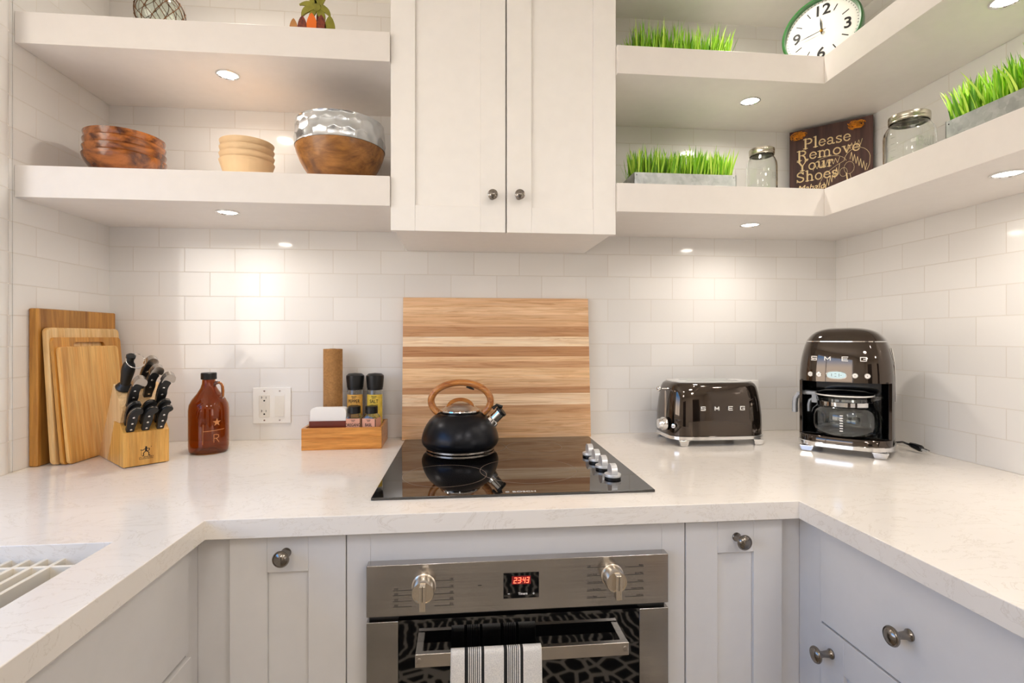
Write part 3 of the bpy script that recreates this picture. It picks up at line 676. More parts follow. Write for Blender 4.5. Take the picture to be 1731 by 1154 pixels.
b.strokes([([(-.0005, .012), (-.0005, .018)], .0042), [(-.003, .017), (-.008, .014), (-.0125, .0155)], [(.002, .018), (.007, .017), (.0065, .013), (.001, .010)], ([(-.0005, .012), (-.006, .007), (-.006, .0), (-.0085, .0)], .0018), ([(.0, .012), (.0055, .007), (.0055, .0), (.008, .0)], .0018), ([(-.011, .015), (-.0112, .0005)], .0005)], .0016, -.0004, .0002)
b.strokes([arc(-.0003, .0212, .0010, .0010, 0, 360, 8)], .0022, -.0004, .0002); b.strokes([arc(.011, .0215, .0006, .0006, 0, 360, 8)], .0007, -.0004, .0002)
b.at((KW / 2 - .001, -.0001, .0205)).text('J.A. HENCKELS', .0050, .0003, 'CENTER'); b.at((KW / 2 - .001, -.0001, .0168)).text('INTERNATIONAL', .0034, .0003, 'CENTER', sx=1.2)
b.obj('burned_logo', wd, smooth=0, label='dark burned-in figure emblem and lettering')
# knives: local frame of each: X = block width, A = up along the blade, thickness across
AX = Vector((0, -.56, .83)).normalized(); NO = Vector((0, -AX.z, AX.y))          # out of the front face
KM = Matrix.Translation(KO) @ Matrix.Rotation(KR, 4, 'Z')
def soften(p, n_=2):
    for _ in range(n_): p = [q for i in range(len(p)) for q in (tuple(.75 * a + .25 * b_ for a, b_ in zip(p[i], p[(i + 1) % len(p)])), tuple(.25 * a + .75 * b_ for a, b_ in zip(p[i], p[(i + 1) % len(p)])))]
    return p
def knife(u, v, z, L, wdt, cap, label, grp, tilt=0):
    o = thing('steak_knife' if not cap else 'kitchen_knife', label, 'knife', tuple(KM @ Vector((u, v, z))), KR, grp)
    ax = AX; x = Vector((math.cos(tilt), 0, 0)) + ax * math.sin(-tilt) * 0
    def fr(b): b.frame((0, 0, 0), (1, 0, 0), tuple(AX), tuple(NO)); return b
    w2 = wdt
    n_ = 18
    # silhouette: straight near the bolster, belly, hooked butt to +X
    if not cap:
        left = [(-.50, -.06), (-.46, .10), (-.56, .35), (-.60, .60), (-.46, .82), (-.10, .96), (.35, 1.0), (.95, .95)]
        right = [(1.05, .86), (.86, .78), (.58, .74), (.52, .60), (.60, .42), (.52, .25), (.42, .10), (.46, -.06)]
    else:
        left = [(-.50, -.06), (-.46, .10), (-.52, .35), (-.48, .55), (-.34, .72), (-.08, .87)]
        right = [(.80, .74), (.60, .64), (.50, .50), (.58, .36), (.52, .22), (.44, .10), (.46, -.06)]
    sil = soften([(a * w2, c * L) for a, c in left + right])
    b = fr(B(M['black'])); b.prism(sil, -.0065, -.0011); b.prism(sil, .0011, .0065)
    h_ = b.obj('handle', o, bevel=.0014, seg=2)
    b = fr(B(M['steel'])); b.prism([(a * 1.0 - .0002, c + .0002) for a, c in sil], -.0010, .0010); b.obj('tang', o)
    b = fr(B(M['chrome']))
    for k in range(3):
        cz = (.10, .34, .58)[k] * L if cap else (.08, .36, .64)[k] * L; cx = .02 * w2
        ring = lambda r, zz: [(cx + r * math.cos(2 * PI * j / 14), cz + r * math.sin(2 * PI * j / 14), zz) for j in range(14)]
        b.loft([ring(.0026, .0055), ring(.0026, .0068), ring(.0018, .0071)], (False, True)); b.loft([ring(.0026, -.0068), ring(.0026, -.0055)], (True, False))
    b.obj('rivets', o)
    if cap:
        pl = [(-.08, .88), (-.33, .74), (-.36, .80), (-.20, .93), (.10, 1.03), (.55, 1.04), (1.0, .97), (1.12, .88), (1.05, .76), (.80, .74)]
        b = fr(B(M['steel'])); b.prism(soften([(a * w2, c * L) for a, c in pl]), -.0078, .0078); b.obj('steel_cap', o, bevel=.0022)
    b = fr(B(M['steel'])); b.prism([(-.42 * w2, -.05 * L), (.42 * w2, -.05 * L), (.40 * w2, -L * .55), (-.42 * w2, -L * .5)], -.0009, .0009); b.obj('blade', o)
    b = fr(B(M['black'])); b.box(-.55 * w2, .95 * w2, -.0005, .0004, -.0022, .0022)
    return o
def tp(s_): return (.0065 + .0801 * s_, .146 + .0625 * s_)    # point on the upper slanted face
def fp(s_): return (.030 * s_, .088 + .023 * s_)              # point on the lower slanted face
grp1, grp2 = 'kitchen knives in the block', 'steak knives in the block'
for u, s_, L, lb in ((.060, .80, .094, 'steel-capped black knife rearmost in the block'), (.064, .46, .094, 'steel-capped black knife, second from the back of the block'), (.083, .14, .094, 'steel-capped black knife at the right edge of the block'), (.020, .12, .088, 'steel-capped black knife at the left, in front of the sharpening steel')):
    v_, z_ = tp(s_); knife(u, v_, z_ + .002, L, .021, True, lb, grp1)
for u, s_, lb in ((.017, .85, 'all-black steak knife, rear row left'), (.0505, .85, 'all-black steak knife, rear row middle'), (.083, .85, 'all-black steak knife, rear row right'), (.016, .22, 'all-black steak knife, front row left'), (.049, .22, 'all-black steak knife, front row middle'), (.082, .22, 'all-black steak knife, front row right')):
    v_, z_ = fp(s_); knife(u, v_, z_ + .002, .070, .0185, False, lb, grp2)
v_, z_ = tp(.80); o = thing('sharpening_steel', 'black sharpening steel with a metal ring at the back of the knife block', 'sharpening steel', tuple(KM @ Vector((.020, v_, z_ + .001))), KR)
b = B(M['black']); b.frame((0, 0, 0), (1, 0, 0), tuple(-NO), tuple(AX))
b.lathe([(.019, .0), (.020, .004), (.017, .009), (.0115, .016), (.0125, .03), (.0150, .055), (.0150, .066), (.0125, .078), (.0085, .085), (.0085, .094), (.0105, .098), (.0105, .104), (.007, .107), (.001, .107)], 32); hd = b.obj('handle', o)
b = B(M['chrome']); c0 = AX * .094; rr = .021; e1 = Vector((.87, 0, 0)) + AX * -.1; e2 = Vector((0, -.6, -.3)).normalized() * .55 + AX * -.5 + Vector((.1, 0, 0))
e1.normalize(); e2 = (e2 - e1 * e2.dot(e1)).normalized(); cc = c0 + e1 * .012 + e2 * .004
b.tube([tuple(cc + e1 * rr * math.cos(2 * PI * j / 40) + e2 * rr * .95 * math.sin(2 * PI * j / 40)) for j in range(40)], .0013, 10, True); b.obj('ring', o)
b = B(M['steel']); b.tube([(0, 0, 0), tuple(AX * -.12)], .005, 14); b.obj('rod', o)

# ------------------------------------------------------------------ growler
gx, gy = onY(353, 700, -.165)[0], -.165
t = thing('growler', 'brown amber glass growler jug with star print beside the knife block', 'bottle', (gx, gy, CT + .0003), math.radians(-8))
def gl(off):
    return [(.046 - off, .0 + off * .8), (.0505 - off, .006), (.0520 - off, .02), (.0520 - off, .122), (.0500 - off, .137), (.043 - off, .152), (.030 - off, .169), (.0215 - off, .184), (.0175 - off, .197), (.0165 - off, .214)]
b = B(M['amber']); seg = 56
outer = gl(0); inner = gl(.0026)
prof = outer + inner[::-1]; prof[-1] = (.043, .004)
b.lathe([(.001, .0005)] + prof + [(.001, .004)], seg); bo = b.obj('glass_body', t, smooth=50)
b = B(M['amber']); b.tube([(.017, 0, .190), (.022, 0, .199), (.033, 0, .2), (.0405, 0, .192), (.042, 0, .176), (.0405, 0, .160), (.036, 0, .1555)], [.0062, .0052, .0048, .0048, .0048, .0052, .0065], 16, prof=None); b.obj('handle', t, smooth=60)
b = B(M['black']).lathe([(.0185, .2085), (.0205, .2095), (.0205, .226), (.019, .228), (.001, .2285)], 44)
b.obj('cap', t)
b = B(M['logo'])
def oncyl(pts, R=.0524): return [(R * math.sin((x + .036) / R), -R * math.cos((x + .036) / R), z) for x, z in pts]
def cylstrokes(b, paths, w_, R=.0522):
    for pth in paths:
        for (ax_, az), (bx_, bz) in zip(pth, pth[1:]):
            L_ = math.hypot(bx_ - ax_, bz - az); n_ = max(1, int(L_ / .003))
            for i in range(n_):
                p, q = i / n_, (i + 1) / n_
                P_ = (ax_ + (bx_ - ax_) * p, az + (bz - az) * p); Q_ = (ax_ + (bx_ - ax_) * q, az + (bz - az) * q)
                dx, dz_ = (bx_ - ax_) / L_, (bz - az) / L_; nx, nz = -dz_ * w_ / 2, dx * w_ / 2; e = w_ * .3
                quad = [(P_[0] - nx - dx * e, P_[1] - nz - dz_ * e), (Q_[0] - nx + dx * e, Q_[1] - nz + dz_ * e), (Q_[0] + nx + dx * e, Q_[1] + nz + dz_ * e), (P_[0] + nx - dx * e, P_[1] + nz - dz_ * e)]
                b.add(oncyl(quad, R) + oncyl(quad, R - .0004), [(0, 1, 2, 3), (7, 6, 5, 4), (4, 5, 1, 0), (5, 6, 2, 1), (6, 7, 3, 2), (7, 4, 0, 3)])
sc_, sz_ = .014, .090
star = [(sc_ + r * math.cos(math.radians(90 + 36 * k)), sz_ + r * math.sin(math.radians(90 + 36 * k))) for k in range(10) for r in ((.0115,) if k % 2 == 0 else (.0046,))]
for k in range(10):
    a_, c_ = star[k], star[(k + 1) % 10]; b.add(oncyl([(sc_, sz_), a_, c_], .0524) + oncyl([(sc_, sz_), a_, c_], .0519), [(0, 1, 2), (5, 4, 3), (1, 4, 5, 2)])
cylstrokes(b, [[(-.020, .066), (.036, .069)]], .0014); cylstrokes(b, [[(-.0215, .030), (-.0205, .086)]], .0008)
cylstrokes(b, [[(.006, .034), (.006, .056), (.014, .056), (.0185, .0535), (.0185, .048), (.014, .0452), (.006, .0452)], [(.012, .0452), (.0195, .034)]], .0016)
b.obj('printed_emblem', bo, smooth=0, label='copper star, line and letter R')

# ------------------------------------------------------------------ outlets
def plate(cx, cz, w_, h_, label):
    t = thing('outlet_plate', label, 'wall outlet', (cx, 0, cz), 0)
    B(M['white']).box(-w_ / 2, w_ / 2, -.0055, -.0002, -h_ / 2, h_ / 2).obj('cover', t, bevel=.002); return t
x0, _, z1 = onY(428, 655, 0); x1, _, z0 = onY(492.5, 714.5, 0)
t = plate((x0 + x1) / 2, (z0 + z1) / 2, x1 - x0, z1 - z0, 'white wall plate with outlet and rocker switch beside the growler')
b = B(M['offwhite']).box(-.039, -.0058, -.0072, -.005, -.0365, .0335); oc = b.obj('outlet', t, bevel=.0006)
b = B(M['print'])
for cz in (.0215, -.0215):
    b.box(-.0315, -.0300, -.0076, -.0070, cz + .001, cz + .0085).box(-.0315, -.0275, -.0076, -.0070, cz + .0042, cz + .0052).box(-.0175, -.0162, -.0076, -.0070, cz + .001, cz + .0075)
    b.at((-.0225, -.0070, cz - .0055), rx=PI / 2).lathe([(.0026, 0), (.0026, .0006)], 16); b.at()
b.obj('slots', oc)
B(M['white']).box(.0085, .0405, -.0062, -.005, -.0375, .0345).obj('switch_frame', t)
b = B(M['offwhite']); b.add([(.0105, -.0066, -.0345), (.0385, -.0066, -.0345), (.0385, -.0066, .0315), (.0105, -.0066, .0315), (.0105, -.0095, -.0345), (.0385, -.0095, -.0345), (.0385, -.0068, .0315), (.0105, -.0068, .0315)], [(4, 5, 6, 7), (0, 3, 2, 1), (0, 1, 5, 4), (1, 2, 6, 5), (2, 3, 7, 6), (3, 0, 4, 7)]); b.obj('rocker', t, bevel=.0005)
for sx_ in (-.0225, .0245):
    for sz_ in (.047, -.047): B(M['steel']).at((sx_, -.0054, sz_), rx=PI / 2).lathe([(.0028, 0), (.0028, .0006), (.001, .0008)], 14).obj('screw', t)
x1, _, z1 = onY(1281, 642, 0); t = plate(x1 - .035, z1 - .058, .07, .116, 'ivory wall outlet plate half hidden behind the toaster')
B(M['offwhite']).box(-.0165, .0165, -.0072, -.005, -.034, .034).obj('outlet', t, bevel=.0006)

# ------------------------------------------------------------------ bamboo tray and what it holds
tA = onZ(508.7, 762, CT); tBx = onZ(644.7, 758.5, CT)[0]; ty0, ty1 = -.178, -.020; tz = .064
TW = tBx - tA[0]
t = thing('wooden_tray', 'low bamboo box tray holding shakers and coasters', 'tray', (tA[0], ty0, CT + .0003), math.radians(1.2))
b = B(M['traywood']); D_ = ty1 - ty0
B(M['traywood']).box(0, TW, 0, .008, 0, tz).obj('front_panel', t, bevel=.0008); B(M['traywood']).box(0, TW, D_ - .008, D_, 0, tz).obj('back_panel', t, bevel=.0008)
B(M['traywood']).box(0, .008, .0083, D_ - .0083, 0, tz).obj('side_panel', t, bevel=.0008); B(M['traywood']).box(TW - .008, TW, .0083, D_ - .0083, 0, tz).obj('side_panel', t, bevel=.0008)
B(M['traywood']).box(.0083, TW - .0083, .0083, D_ - .0083, 0, .005).obj('bottom_panel', t)
TZ = CT + .0056
# paper towel roll
px_ = onY(562.5, 640, -.062); rx_ = .0285
t = thing('paper_towel_roll', 'slim roll of embossed brown paper towel standing in the tray', 'paper roll', (px_[0], -.0625, TZ))
Hr = onY(562, 589.5, -.0625)[2] - TZ
b = B(M['paperbrown']); seg = 56; sp = []
for j in range(seg * 1 + 1): a = 2 * PI * j / seg; r = .0275 + .0012 * j / seg; sp.append((r * math.cos(a - .3), r * math.sin(a - .3)))
b.prism(sp[:-1] + [(sp[-1][0] + .0045, sp[-1][1] + .001), (sp[-1][0] + .0035, sp[-1][1] + .002)], 0, Hr); b.obj('paper', t, smooth=50)
b = B(mat('cardboard core', '#a98a63', .9)).lathe([(.0085, Hr - .001), (.0085, Hr + .0012), (.007, Hr + .0012), (.007, Hr - .004), (.001, Hr - .004)], 30, caps=(False, True)); b.obj('core', t)
# coaster stack in red holder
hx0_ = onY(522.5, 720, -.155)[0]; hx1_ = onY(585, 720, -.155)[0]
t = thing('coaster_holder', 'dark red wooden holder standing at the left of the tray', 'holder', ((hx0_ + hx1_) / 2, -.125, TZ))
zt = onY(550, 711.5, -.155)[2] - TZ; hw = (hx1_ - hx0_) / 2
B(M['redwood']).box(-hw, hw, -.032, -.026, 0, zt).obj('front_panel', t, bevel=.001)
zb = onY(550, 688, -.10)[2] - TZ
b = B(M['redwood']); b.frame((0, 0, 0), (1, 0, 0), (0, 0, 1), (0, -1, 0))
def rr4(x0, x1, z0, z1, r, top_only=True):
    o = [(x0, z0), (x1, z0)] if top_only else []
    o += [(x1 - r + r * math.cos(math.radians(a)), z1 - r + r * math.sin(math.radians(a))) for a in range(0, 91, 15)]
    o += [(x0 + r + r * math.cos(math.radians(a)), z1 - r + r * math.sin(math.radians(a))) for a in range(90, 181, 15)]
    return o
b.prism(rr4(-hw + .004, hw + .002, 0, zb, .014), -.024, -.018); b.obj('back_panel', t, bevel=.001)
B(M['redwood']).box(-hw, hw, -.0258, .0178, 0, .004).obj('base_panel', t)
zc = onY(550, 691.5, -.145)[2] - TZ
for k in range(5):
    b = B(M['white']); b.frame((0, 0, 0), (1, 0, 0), (0, 0, 1), (0, -1, 0)); b.prism(rr4(-hw + .001, hw - .001, 0, zc, .012), .0, .005)
    lbs = ('front', 'second', 'middle', 'fourth', 'rearmost')
    o = b.obj('coaster', bevel=.0015); tag(o, 'white rounded coaster standing in the red holder, %s one' % lbs[k], 'coaster', 'white coasters in the red holder')
    o.matrix_basis = Matrix.Translation(((hx0_ + hx1_) / 2 + .0005 * k, -.125 - .0195 + k * .0062, TZ + .0045))
# grinders
def grinder(px, lab, lm, txt, contents, label):
    y = -.060; x = onY(px, 680, y)[0]; R_ = .0242
    t = thing('spice_grinder', label, 'spice grinder', (x, y, TZ), 0, 'tall grinders in the tray')
    H1 = onY(px, 656, y)[2] - TZ; H2 = onY(px, 631, y)[2] - TZ
    b = B(M['glass']); b.lathe([(.001, .0), (R_ - .002, 0), (R_, .003), (R_, H1 - .006), (R_ - .003, H1), (R_ - .005, H1), (R_ - .0022, H1 - .007), (R_ - .0022, .004), (.001, .003)], 40); g = b.obj('glass_jar', t)
    B(contents).lathe([(R_ - .0032, .0045), (R_ - .0032, H1 * .80), (.001, H1 * .81)], 28).obj('contents', t)
    b = B(lm); a0, a1 = -150, -30; N_ = 20; lo, hi = .035, H1 - .018
    a0, a1 = -165, -15
    vs = []; Rl = R_ + .0003
    for i in range(N_ + 1):
        a = math.radians(a0 + (a1 - a0) * i / N_)
        vs += [(Rl * math.cos(a), Rl * math.sin(a), lo), (Rl * math.cos(a), Rl * math.sin(a), hi), ((Rl - .0002) * math.cos(a), (Rl - .0002) * math.sin(a), lo), ((Rl - .0002) * math.cos(a), (Rl - .0002) * math.sin(a), hi)]
    fs = []
    for i in range(N_): k = i * 4; fs += [(k, k + 4, k + 5, k + 1), (k + 2, k + 3, k + 7, k + 6), (k, k + 2, k + 6, k + 4), (k + 1, k + 5, k + 7, k + 3)]
    b.add(vs, fs); lb = b.obj('label', g)
    b = B(M['print']); zc_ = hi - .026
    bend_text(b, txt, .0155, zc_, Rl, .78); bend_text(b, 'TRADER', .0045, hi - .0075, Rl); bend_text(b, "JOE'S", .0045, hi - .012, Rl); bend_text(b, 'GRINDER', .006, zc_ - .009, Rl)
    b.obj('lettering', lb, smooth=0)
    b = B(M['black']).lathe([(R_ - .001, H1 - .004), (R_ - .0005, H1 + .002), (R_ + .0005, H1 + .003), (R_ + .0035, H2 - .012), (R_ + .0030, H2 - .006), (R_ - .004, H2), (.001, H2 + .002)], 40); b.obj('grinder_cap', t)
def bend_text(b, txt, size, z, R_, sx=1, flat=None, yoff=0):
    k = len(b.v); T0 = b.T; b.T = Matrix.Identity(4); b.text(txt, size, .0003, 'CENTER', bold=size * .012, sx=sx)
    for i in range(k, len(b.v)):
        x, y, zz_ = b.v[i]
        if flat is None: rr_ = R_ - y * 1.0 + .0001; a = x / R_; b.v[i] = (rr_ * math.sin(a), -rr_ * math.cos(a), z + zz_)
        else: b.v[i] = (x + yoff, flat + y, z + zz_)
        b.v[i] = tuple(T0 @ Vector(b.v[i]))
    b.T = T0
grinder(600.5, 'pepper', M['label_o'], 'PEPPER', M['pepperc'], 'tall pepper grinder with black cap and orange-yellow label in the tray')
grinder(634, 'salt', M['label_y'], 'SALT', M['saltc'], 'tall salt grinder with black cap and yellow label in the tray')
def spicejar(px, txt, label, rz):
    y = -.135; x = onY(px, 700, y)[0]; a = .0215
    t = thing('spice_jar', label, 'spice jar', (x, y, TZ), rz, 'square herb jars in the tray')
    H1 = onY(px, 697, y)[2] - TZ; H2 = onY(px, 686, y)[2] - TZ; hs = H1 - .013
    b = B(M['glass']); R4 = [(a, 0, 6), (a, hs, 6), (a * .85, hs + .007, 4), (a * .72, H1, 2.2)]
    b.loft([superell(s_, s_, e, 40, z=z) for s_, z, e in R4] + [superell(s_ - .002, s_ - .002, e, 40, z=max(z, .003)) for s_, z, e in R4[::-1]]); g = b.obj('glass_jar', t)
    B(M['spice']).loft([superell(a - .003, a - .003, 6, 32, z=.004), superell(a - .003, a - .003, 6, 32, z=hs * .93)]).obj('contents', t)
    b = B(M['label_p']); b.box(-a * .93, a * .93, -a - .0006, -a - .0002, .012, hs - .002).box(a + .0002, a + .0006, -a * .93, a * .93, .012, hs - .002); lb = b.obj('label', g)
    b = B(M['print']); bend_text(b, txt, .0125, hs - .025, 0, .72, flat=-a - .0006); bend_text(b, 'TRADER', .0035, hs - .008, 0, 1, flat=-a - .0006); bend_text(b, "JOE'S", .0035, hs - .0115, 0, 1, flat=-a - .0006)
    b.obj('lettering', lb, smooth=0)
    b = B(M['black']).lathe([(a * .80, H1 - .002), (a * .86, H1 - .001), (a * .86, H2 - .001), (a * .80, H2), (.001, H2)], 36); b.obj('lid', t)
spicejar(599, 'OREGANO', 'small square oregano jar with pink label at the front of the tray', math.radians(0))
spicejar(628, 'BASIL', 'small square basil jar with pink label at the front right of the tray', math.radians(-14))

# ------------------------------------------------------------------ kettle
t = thing('kettle', 'matte black whistling kettle with wooden hoop handle on the cooktop', 'kettle', (.0, -.222, CK + .0004), 0)
K0 = 0
body = [(.001, 0), (.094, 0), (.099, .002), (.099, .006)]
b = B(M['steel']).lathe([(.001, 0), (.096, 0), (.0985, .002), (.0985, .0065), (.095, .0075)], 64); b.obj('base_ring', t)
prof = [(.094, .0066), (.1005, .009), (.1075, .016), (.1108, .025), (.1112, .033), (.109, .045), (.1045, .059), (.098, .072), (.089, .085), (.078, .0955), (.066, .1030), (.056, .1070), (.050, .108)]
b = B(M['matblack']).lathe(prof, 72); bo = b.obj('body', t, smooth=60)
b = B(M['chrome']).lathe([(.0535, .1075), (.0575, .1085), (.0588, .1115), (.0578, .1145), (.0545, .1160)], 64, caps=(False, False)); b.obj('lid_rim', t)
b = B(M['steel']).lathe([(.0545, .1157), (.051, .1165), (.045, .1215), (.034, .1285), (.024, .1325), (.012, .1350), (.001, .1358)], 64, caps=(False, True)); b.mats[0] = mat('lid steel', '#dedcd8', .36, 1, .05, 20); ld = b.obj('lid', t)
pts = [(.0350 * math.cos(math.radians(a)), -.012, .1210 + .0235 * math.sin(math.radians(a))) for a in range(0, 181, 9)]
flat = [(-1, -.35), (-.8, -.6), (.8, -.6), (1, -.35), (1, .35), (.8, .6), (-.8, .6), (-1, .35)]
B(M['kettlewood']).tube(pts, .0052, prof=flat, up=(0, 1, 0)).obj('lid_grip', ld, smooth=50)
hc = []
for i in range(61):
    a = math.radians(-40 + 260 * i / 60); hc.append((.0015 + .0865 * math.cos(a), .0, .139 + .0535 * math.sin(a)))
oval = [(math.cos(2 * PI * j / 16) * 1, math.sin(2 * PI * j / 16) * .0) for j in range(16)]
pf_ = [(.0100 * math.cos(2 * PI * j / 20), .0165 * math.sin(2 * PI * j / 20)) for j in range(20)]
rr_ = [1.0] * 61
b = B(M['kettlewood']); b.at((0, 0, 0), rz=math.radians(-6)).tube(hc, rr_, prof=pf_, up=(0, 1, 0)); hd = b.obj('handle', t, smooth=60)
b = B(M['black']); b.at((0, 0, 0), rz=math.radians(-6)); b.tube([(.018, 0, .1815), (.030, 0, .1775), (.040, 0, .172)], [.006, .0075, .003], 12, prof=[(.5, -1), (.5, 1), (-.5, 1), (-.5, -1)], up=(0, 1, 0)); b.obj('trigger', hd)
# spout to the right
b = B(M['chrome']); s0 = Vector((.088, -.012, .078)); sd = Vector((.70, -.14, .72)).normalized()
b.tube([tuple(s0), tuple(s0 + sd * .012), tuple(s0 + sd * .014), tuple(s0 + sd * .040)], [.0205, .0185, .0155, .015], 28); sp_ = b.obj('spout', t)
b = B(M['black']); b.tube([tuple(s0 + sd * .0395), tuple(s0 + sd * .047), tuple(s0 + sd * .049)], [.0165, .017, .013], 28)
e_ = s0 + sd * .045; b.tube([tuple(e_ + Vector((.002, 0, .012))), tuple(e_ + Vector((-.014, 0, .018))), tuple(e_ + Vector((-.026, 0, .008)))], [.005, .0042, .005], 10); b.obj('whistle_cap', sp_, smooth=50)

# ------------------------------------------------------------------ lettering of the two appliances
def L_S(w_, h): return [[(w_, h * .86), (w_, h), (0, h), (0, h * .5), (w_, h * .5), (w_, 0), (0, 0), (0, h * .14)]]
def L_M(w_, h): return [[(0, 0), (0, h), (w_ / 2, h * .25), (w_, h), (w_, 0)]]
def L_E(w_, h): return [[(w_, h), (0, h), (0, 0), (w_, 0)], [(0, h / 2), (w_ * .9, h / 2)]]
def L_G(w_, h): return [[(w_, h * .8), (w_, h), (0, h), (0, 0), (w_, 0), (w_, h * .5), (w_ * .5, h * .5)]]

# ------------------------------------------------------------------ toaster
TX, TY = .792, -.141
t = thing('toaster', 'glossy black retro two-slot toaster with chrome base', 'toaster', (TX, TY, CT + .0004), 0)
A_, Bd = .153, .094
b = B(M['gloss']); rings = []
for z, s_, tt in ((.030, 1.0, 0), (.05, 1.0, 0), (.09, .995, 0), (.13, .975, 0), (.16, .95, 0), (.175, .932, 0), (.183, .912, 0), (.188, .885, 0), (.1895, .86, 0)):
    inset = (1 - s_) * .12
    rings.append(superell(A_ - (1 - s_) * .19, Bd - (1 - s_) * .22, 4.2, 80, z=z))
b.loft(rings); bo = b.obj('body', t, smooth=50)
b = B(M['silver']); top = superell(A_ - .0255, Bd - .028, 4.2, 64)
holes = [[(x0, y0), (x1, y0), (x1, y1), (x0, y1)] for x0, x1, y0, y1 in ((-.085, .085, -.042, -.016), (-.085, .085, .016, .042))]
b.prism([(p[0], p[1]) for p in top], .1893, .1925, holes); tpn = b.obj('top_plate', t, bevel=.001)
B(M['cavity']).box(-.087, .087, -.044, -.014, .1894, .1902).box(-.087, .087, .014, .044, .1894, .1902).obj('slots', tpn)
b = B(M['chrome']); b.loft([superell(A_ + .001, Bd + .001, 4.2, 80, z=.017), superell(A_ + .003, Bd + .003, 4.2, 80, z=.019), superell(A_ + .003, Bd + .003, 4.2, 80, z=.028), superell(A_ - .001, Bd - .001, 4.2, 80, z=.0302)]); bs = b.obj('base', t)
for sx in (-1, 1):
    for sy in (-1, 1):
        b = B(M['chrome']); x, y = sx * .118, sy * .086
        b.add([(x - .016, y - .007, .0175), (x + .016, y - .007, .0175), (x + .016, y + .007, .0175), (x - .016, y + .007, .0175), (x - .011, y - .006, 0), (x + .011, y - .006, 0), (x + .011, y + .006, 0), (x - .011, y + .006, 0)], [(0, 1, 2, 3), (7, 6, 5, 4), (0, 4, 5, 1), (1, 5, 6, 2), (2, 6, 7, 3), (3, 7, 4, 0)])
        b.obj('foot', t, bevel=.0015)
b = B(M['white']); lw = .0022
def sup_y(x, a=A_, bb=Bd, n_=4.2): return -bb * (1 - abs(x / a) ** n_) ** (1 / n_)
for i, (fn, px) in enumerate(((L_S, 1189.5), (L_M, 1212.5), (L_E, 1235.5), (L_G, 1255.8))):
    x = onY(px, 692, TY - .095)[0] - TX; b.strokes(fn(.012, .0105), lw, sup_y(x, A_ - .001, Bd - .0006) - .0012, sup_y(x) + .003, ox=x - .006, oz=.1155 - .0052 - .0020)
b.obj('chrome_letters', bo, bevel=.0003, label='chrome brand lettering')
# left end: lever, dial, button
lx = -A_
b = B(M['chrome']); b.tube([(lx - .0006, -.036, .160), (lx - .0012, -.036, .07)], .0012, 8).tube([(lx - .0006, -.029, .160), (lx - .0012, -.029, .07)], .0012, 8).tube([(lx - .0008, -.036, .16), (lx - .0008, -.0325, .164), (lx - .0008, -.029, .16)], .0012, 8); b.obj('lever_track', t)
b = B(M['chrome']); b.tube([(lx + .010, -.0325, .169), (lx - .018, -.0325, .170)], .0022, 12).sphere((lx - .022, -.0325, .170), .0085, 24, 14); b.obj('lever', t)
b = B(M['chrome']); b.at((lx - .004, -.040, .062), ry=-PI / 2).lathe([(.0205, 0), (.0205, .010), (.0185, .013), (.0165, .013), (.0155, .022), (.0135, .024), (.001, .024)], 40); b.at(); b.obj('dial', t)
b = B(M['chrome']); yb_ = -.072; xs = -A_ * (1 - abs(.079 / Bd) ** 4.2) ** (1 / 4.2)
nx_, ny_ = -.62, -.78
b.frame((-.1465, -.0765, .060), (ny_, -nx_, 0), (0, 0, 1), (nx_, ny_, 0)); b.lathe([(.0065, -.002), (.0065, .002), (.005, .0025), (.001, .0025)], 24); b.obj('button', t)
b = B(M['black']); b.tube([(A_ - .004, .04, .03), (A_ + .006, .03, .025), (A_ + .004, .0, .03)], .0035, 10); b.obj('cord_stub', t)

# ------------------------------------------------------------------ coffee maker
CR = math.radians(-44); cc = Vector((1.0670, -.3830)) ; nb_ = Vector((-math.sin(CR), math.cos(CR)))
CC = cc + nb_ * .094
t = thing('coffee_maker', 'glossy black retro drip coffee maker with glass carafe in the corner', 'coffee maker', (CC.x, CC.y, CT + .0004), CR)
CA, CB, CE = .1175, .103, 3.4
b = B(M['gloss']); rings = []
def cring(z, a=None, b_=None, n_=96):
    return superell(a, b_, CE, n_, z=z)
prof = [(.2035, 1.0), (.225, .995), (.25, .978), (.27, .955), (.29, .92), (.305, .885), (.3165, .85)]
for z, s_ in prof: rings.append(cring(z, CA * s_ + .0, CB * s_))
b.loft(rings); head = b.obj('head', t, smooth=50)
b = B(M['chrome']); b.loft([cring(z, CA * s_, CB * s_) for z, s_ in ((.3162, .853), (.3166, .862), (.3190, .860), (.3195, .845))]); b.obj('trim_band', t)
b = B(M['gloss']); b.loft([cring(z, CA * s_, CB * s_) for z, s_ in ((.3192, .848), (.328, .80), (.337, .735), (.345, .65), (.351, .54), (.355, .40), (.3572, .22), (.358, .05))]); b.obj('lid', t, smooth=60)
# lower body: C-shaped wall round the carafe bay
out_ = superell(CA, CB, CE, 96)
wt = .012
def bay(front):
    return front
outp = [(p[0], p[1]) for p in out_]
# points with y above the cut-out mouth
xo = CA - wt
ang = [p for p in outp]
mouth_y = -.060
sel = [p for p in outp if p[1] > mouth_y]
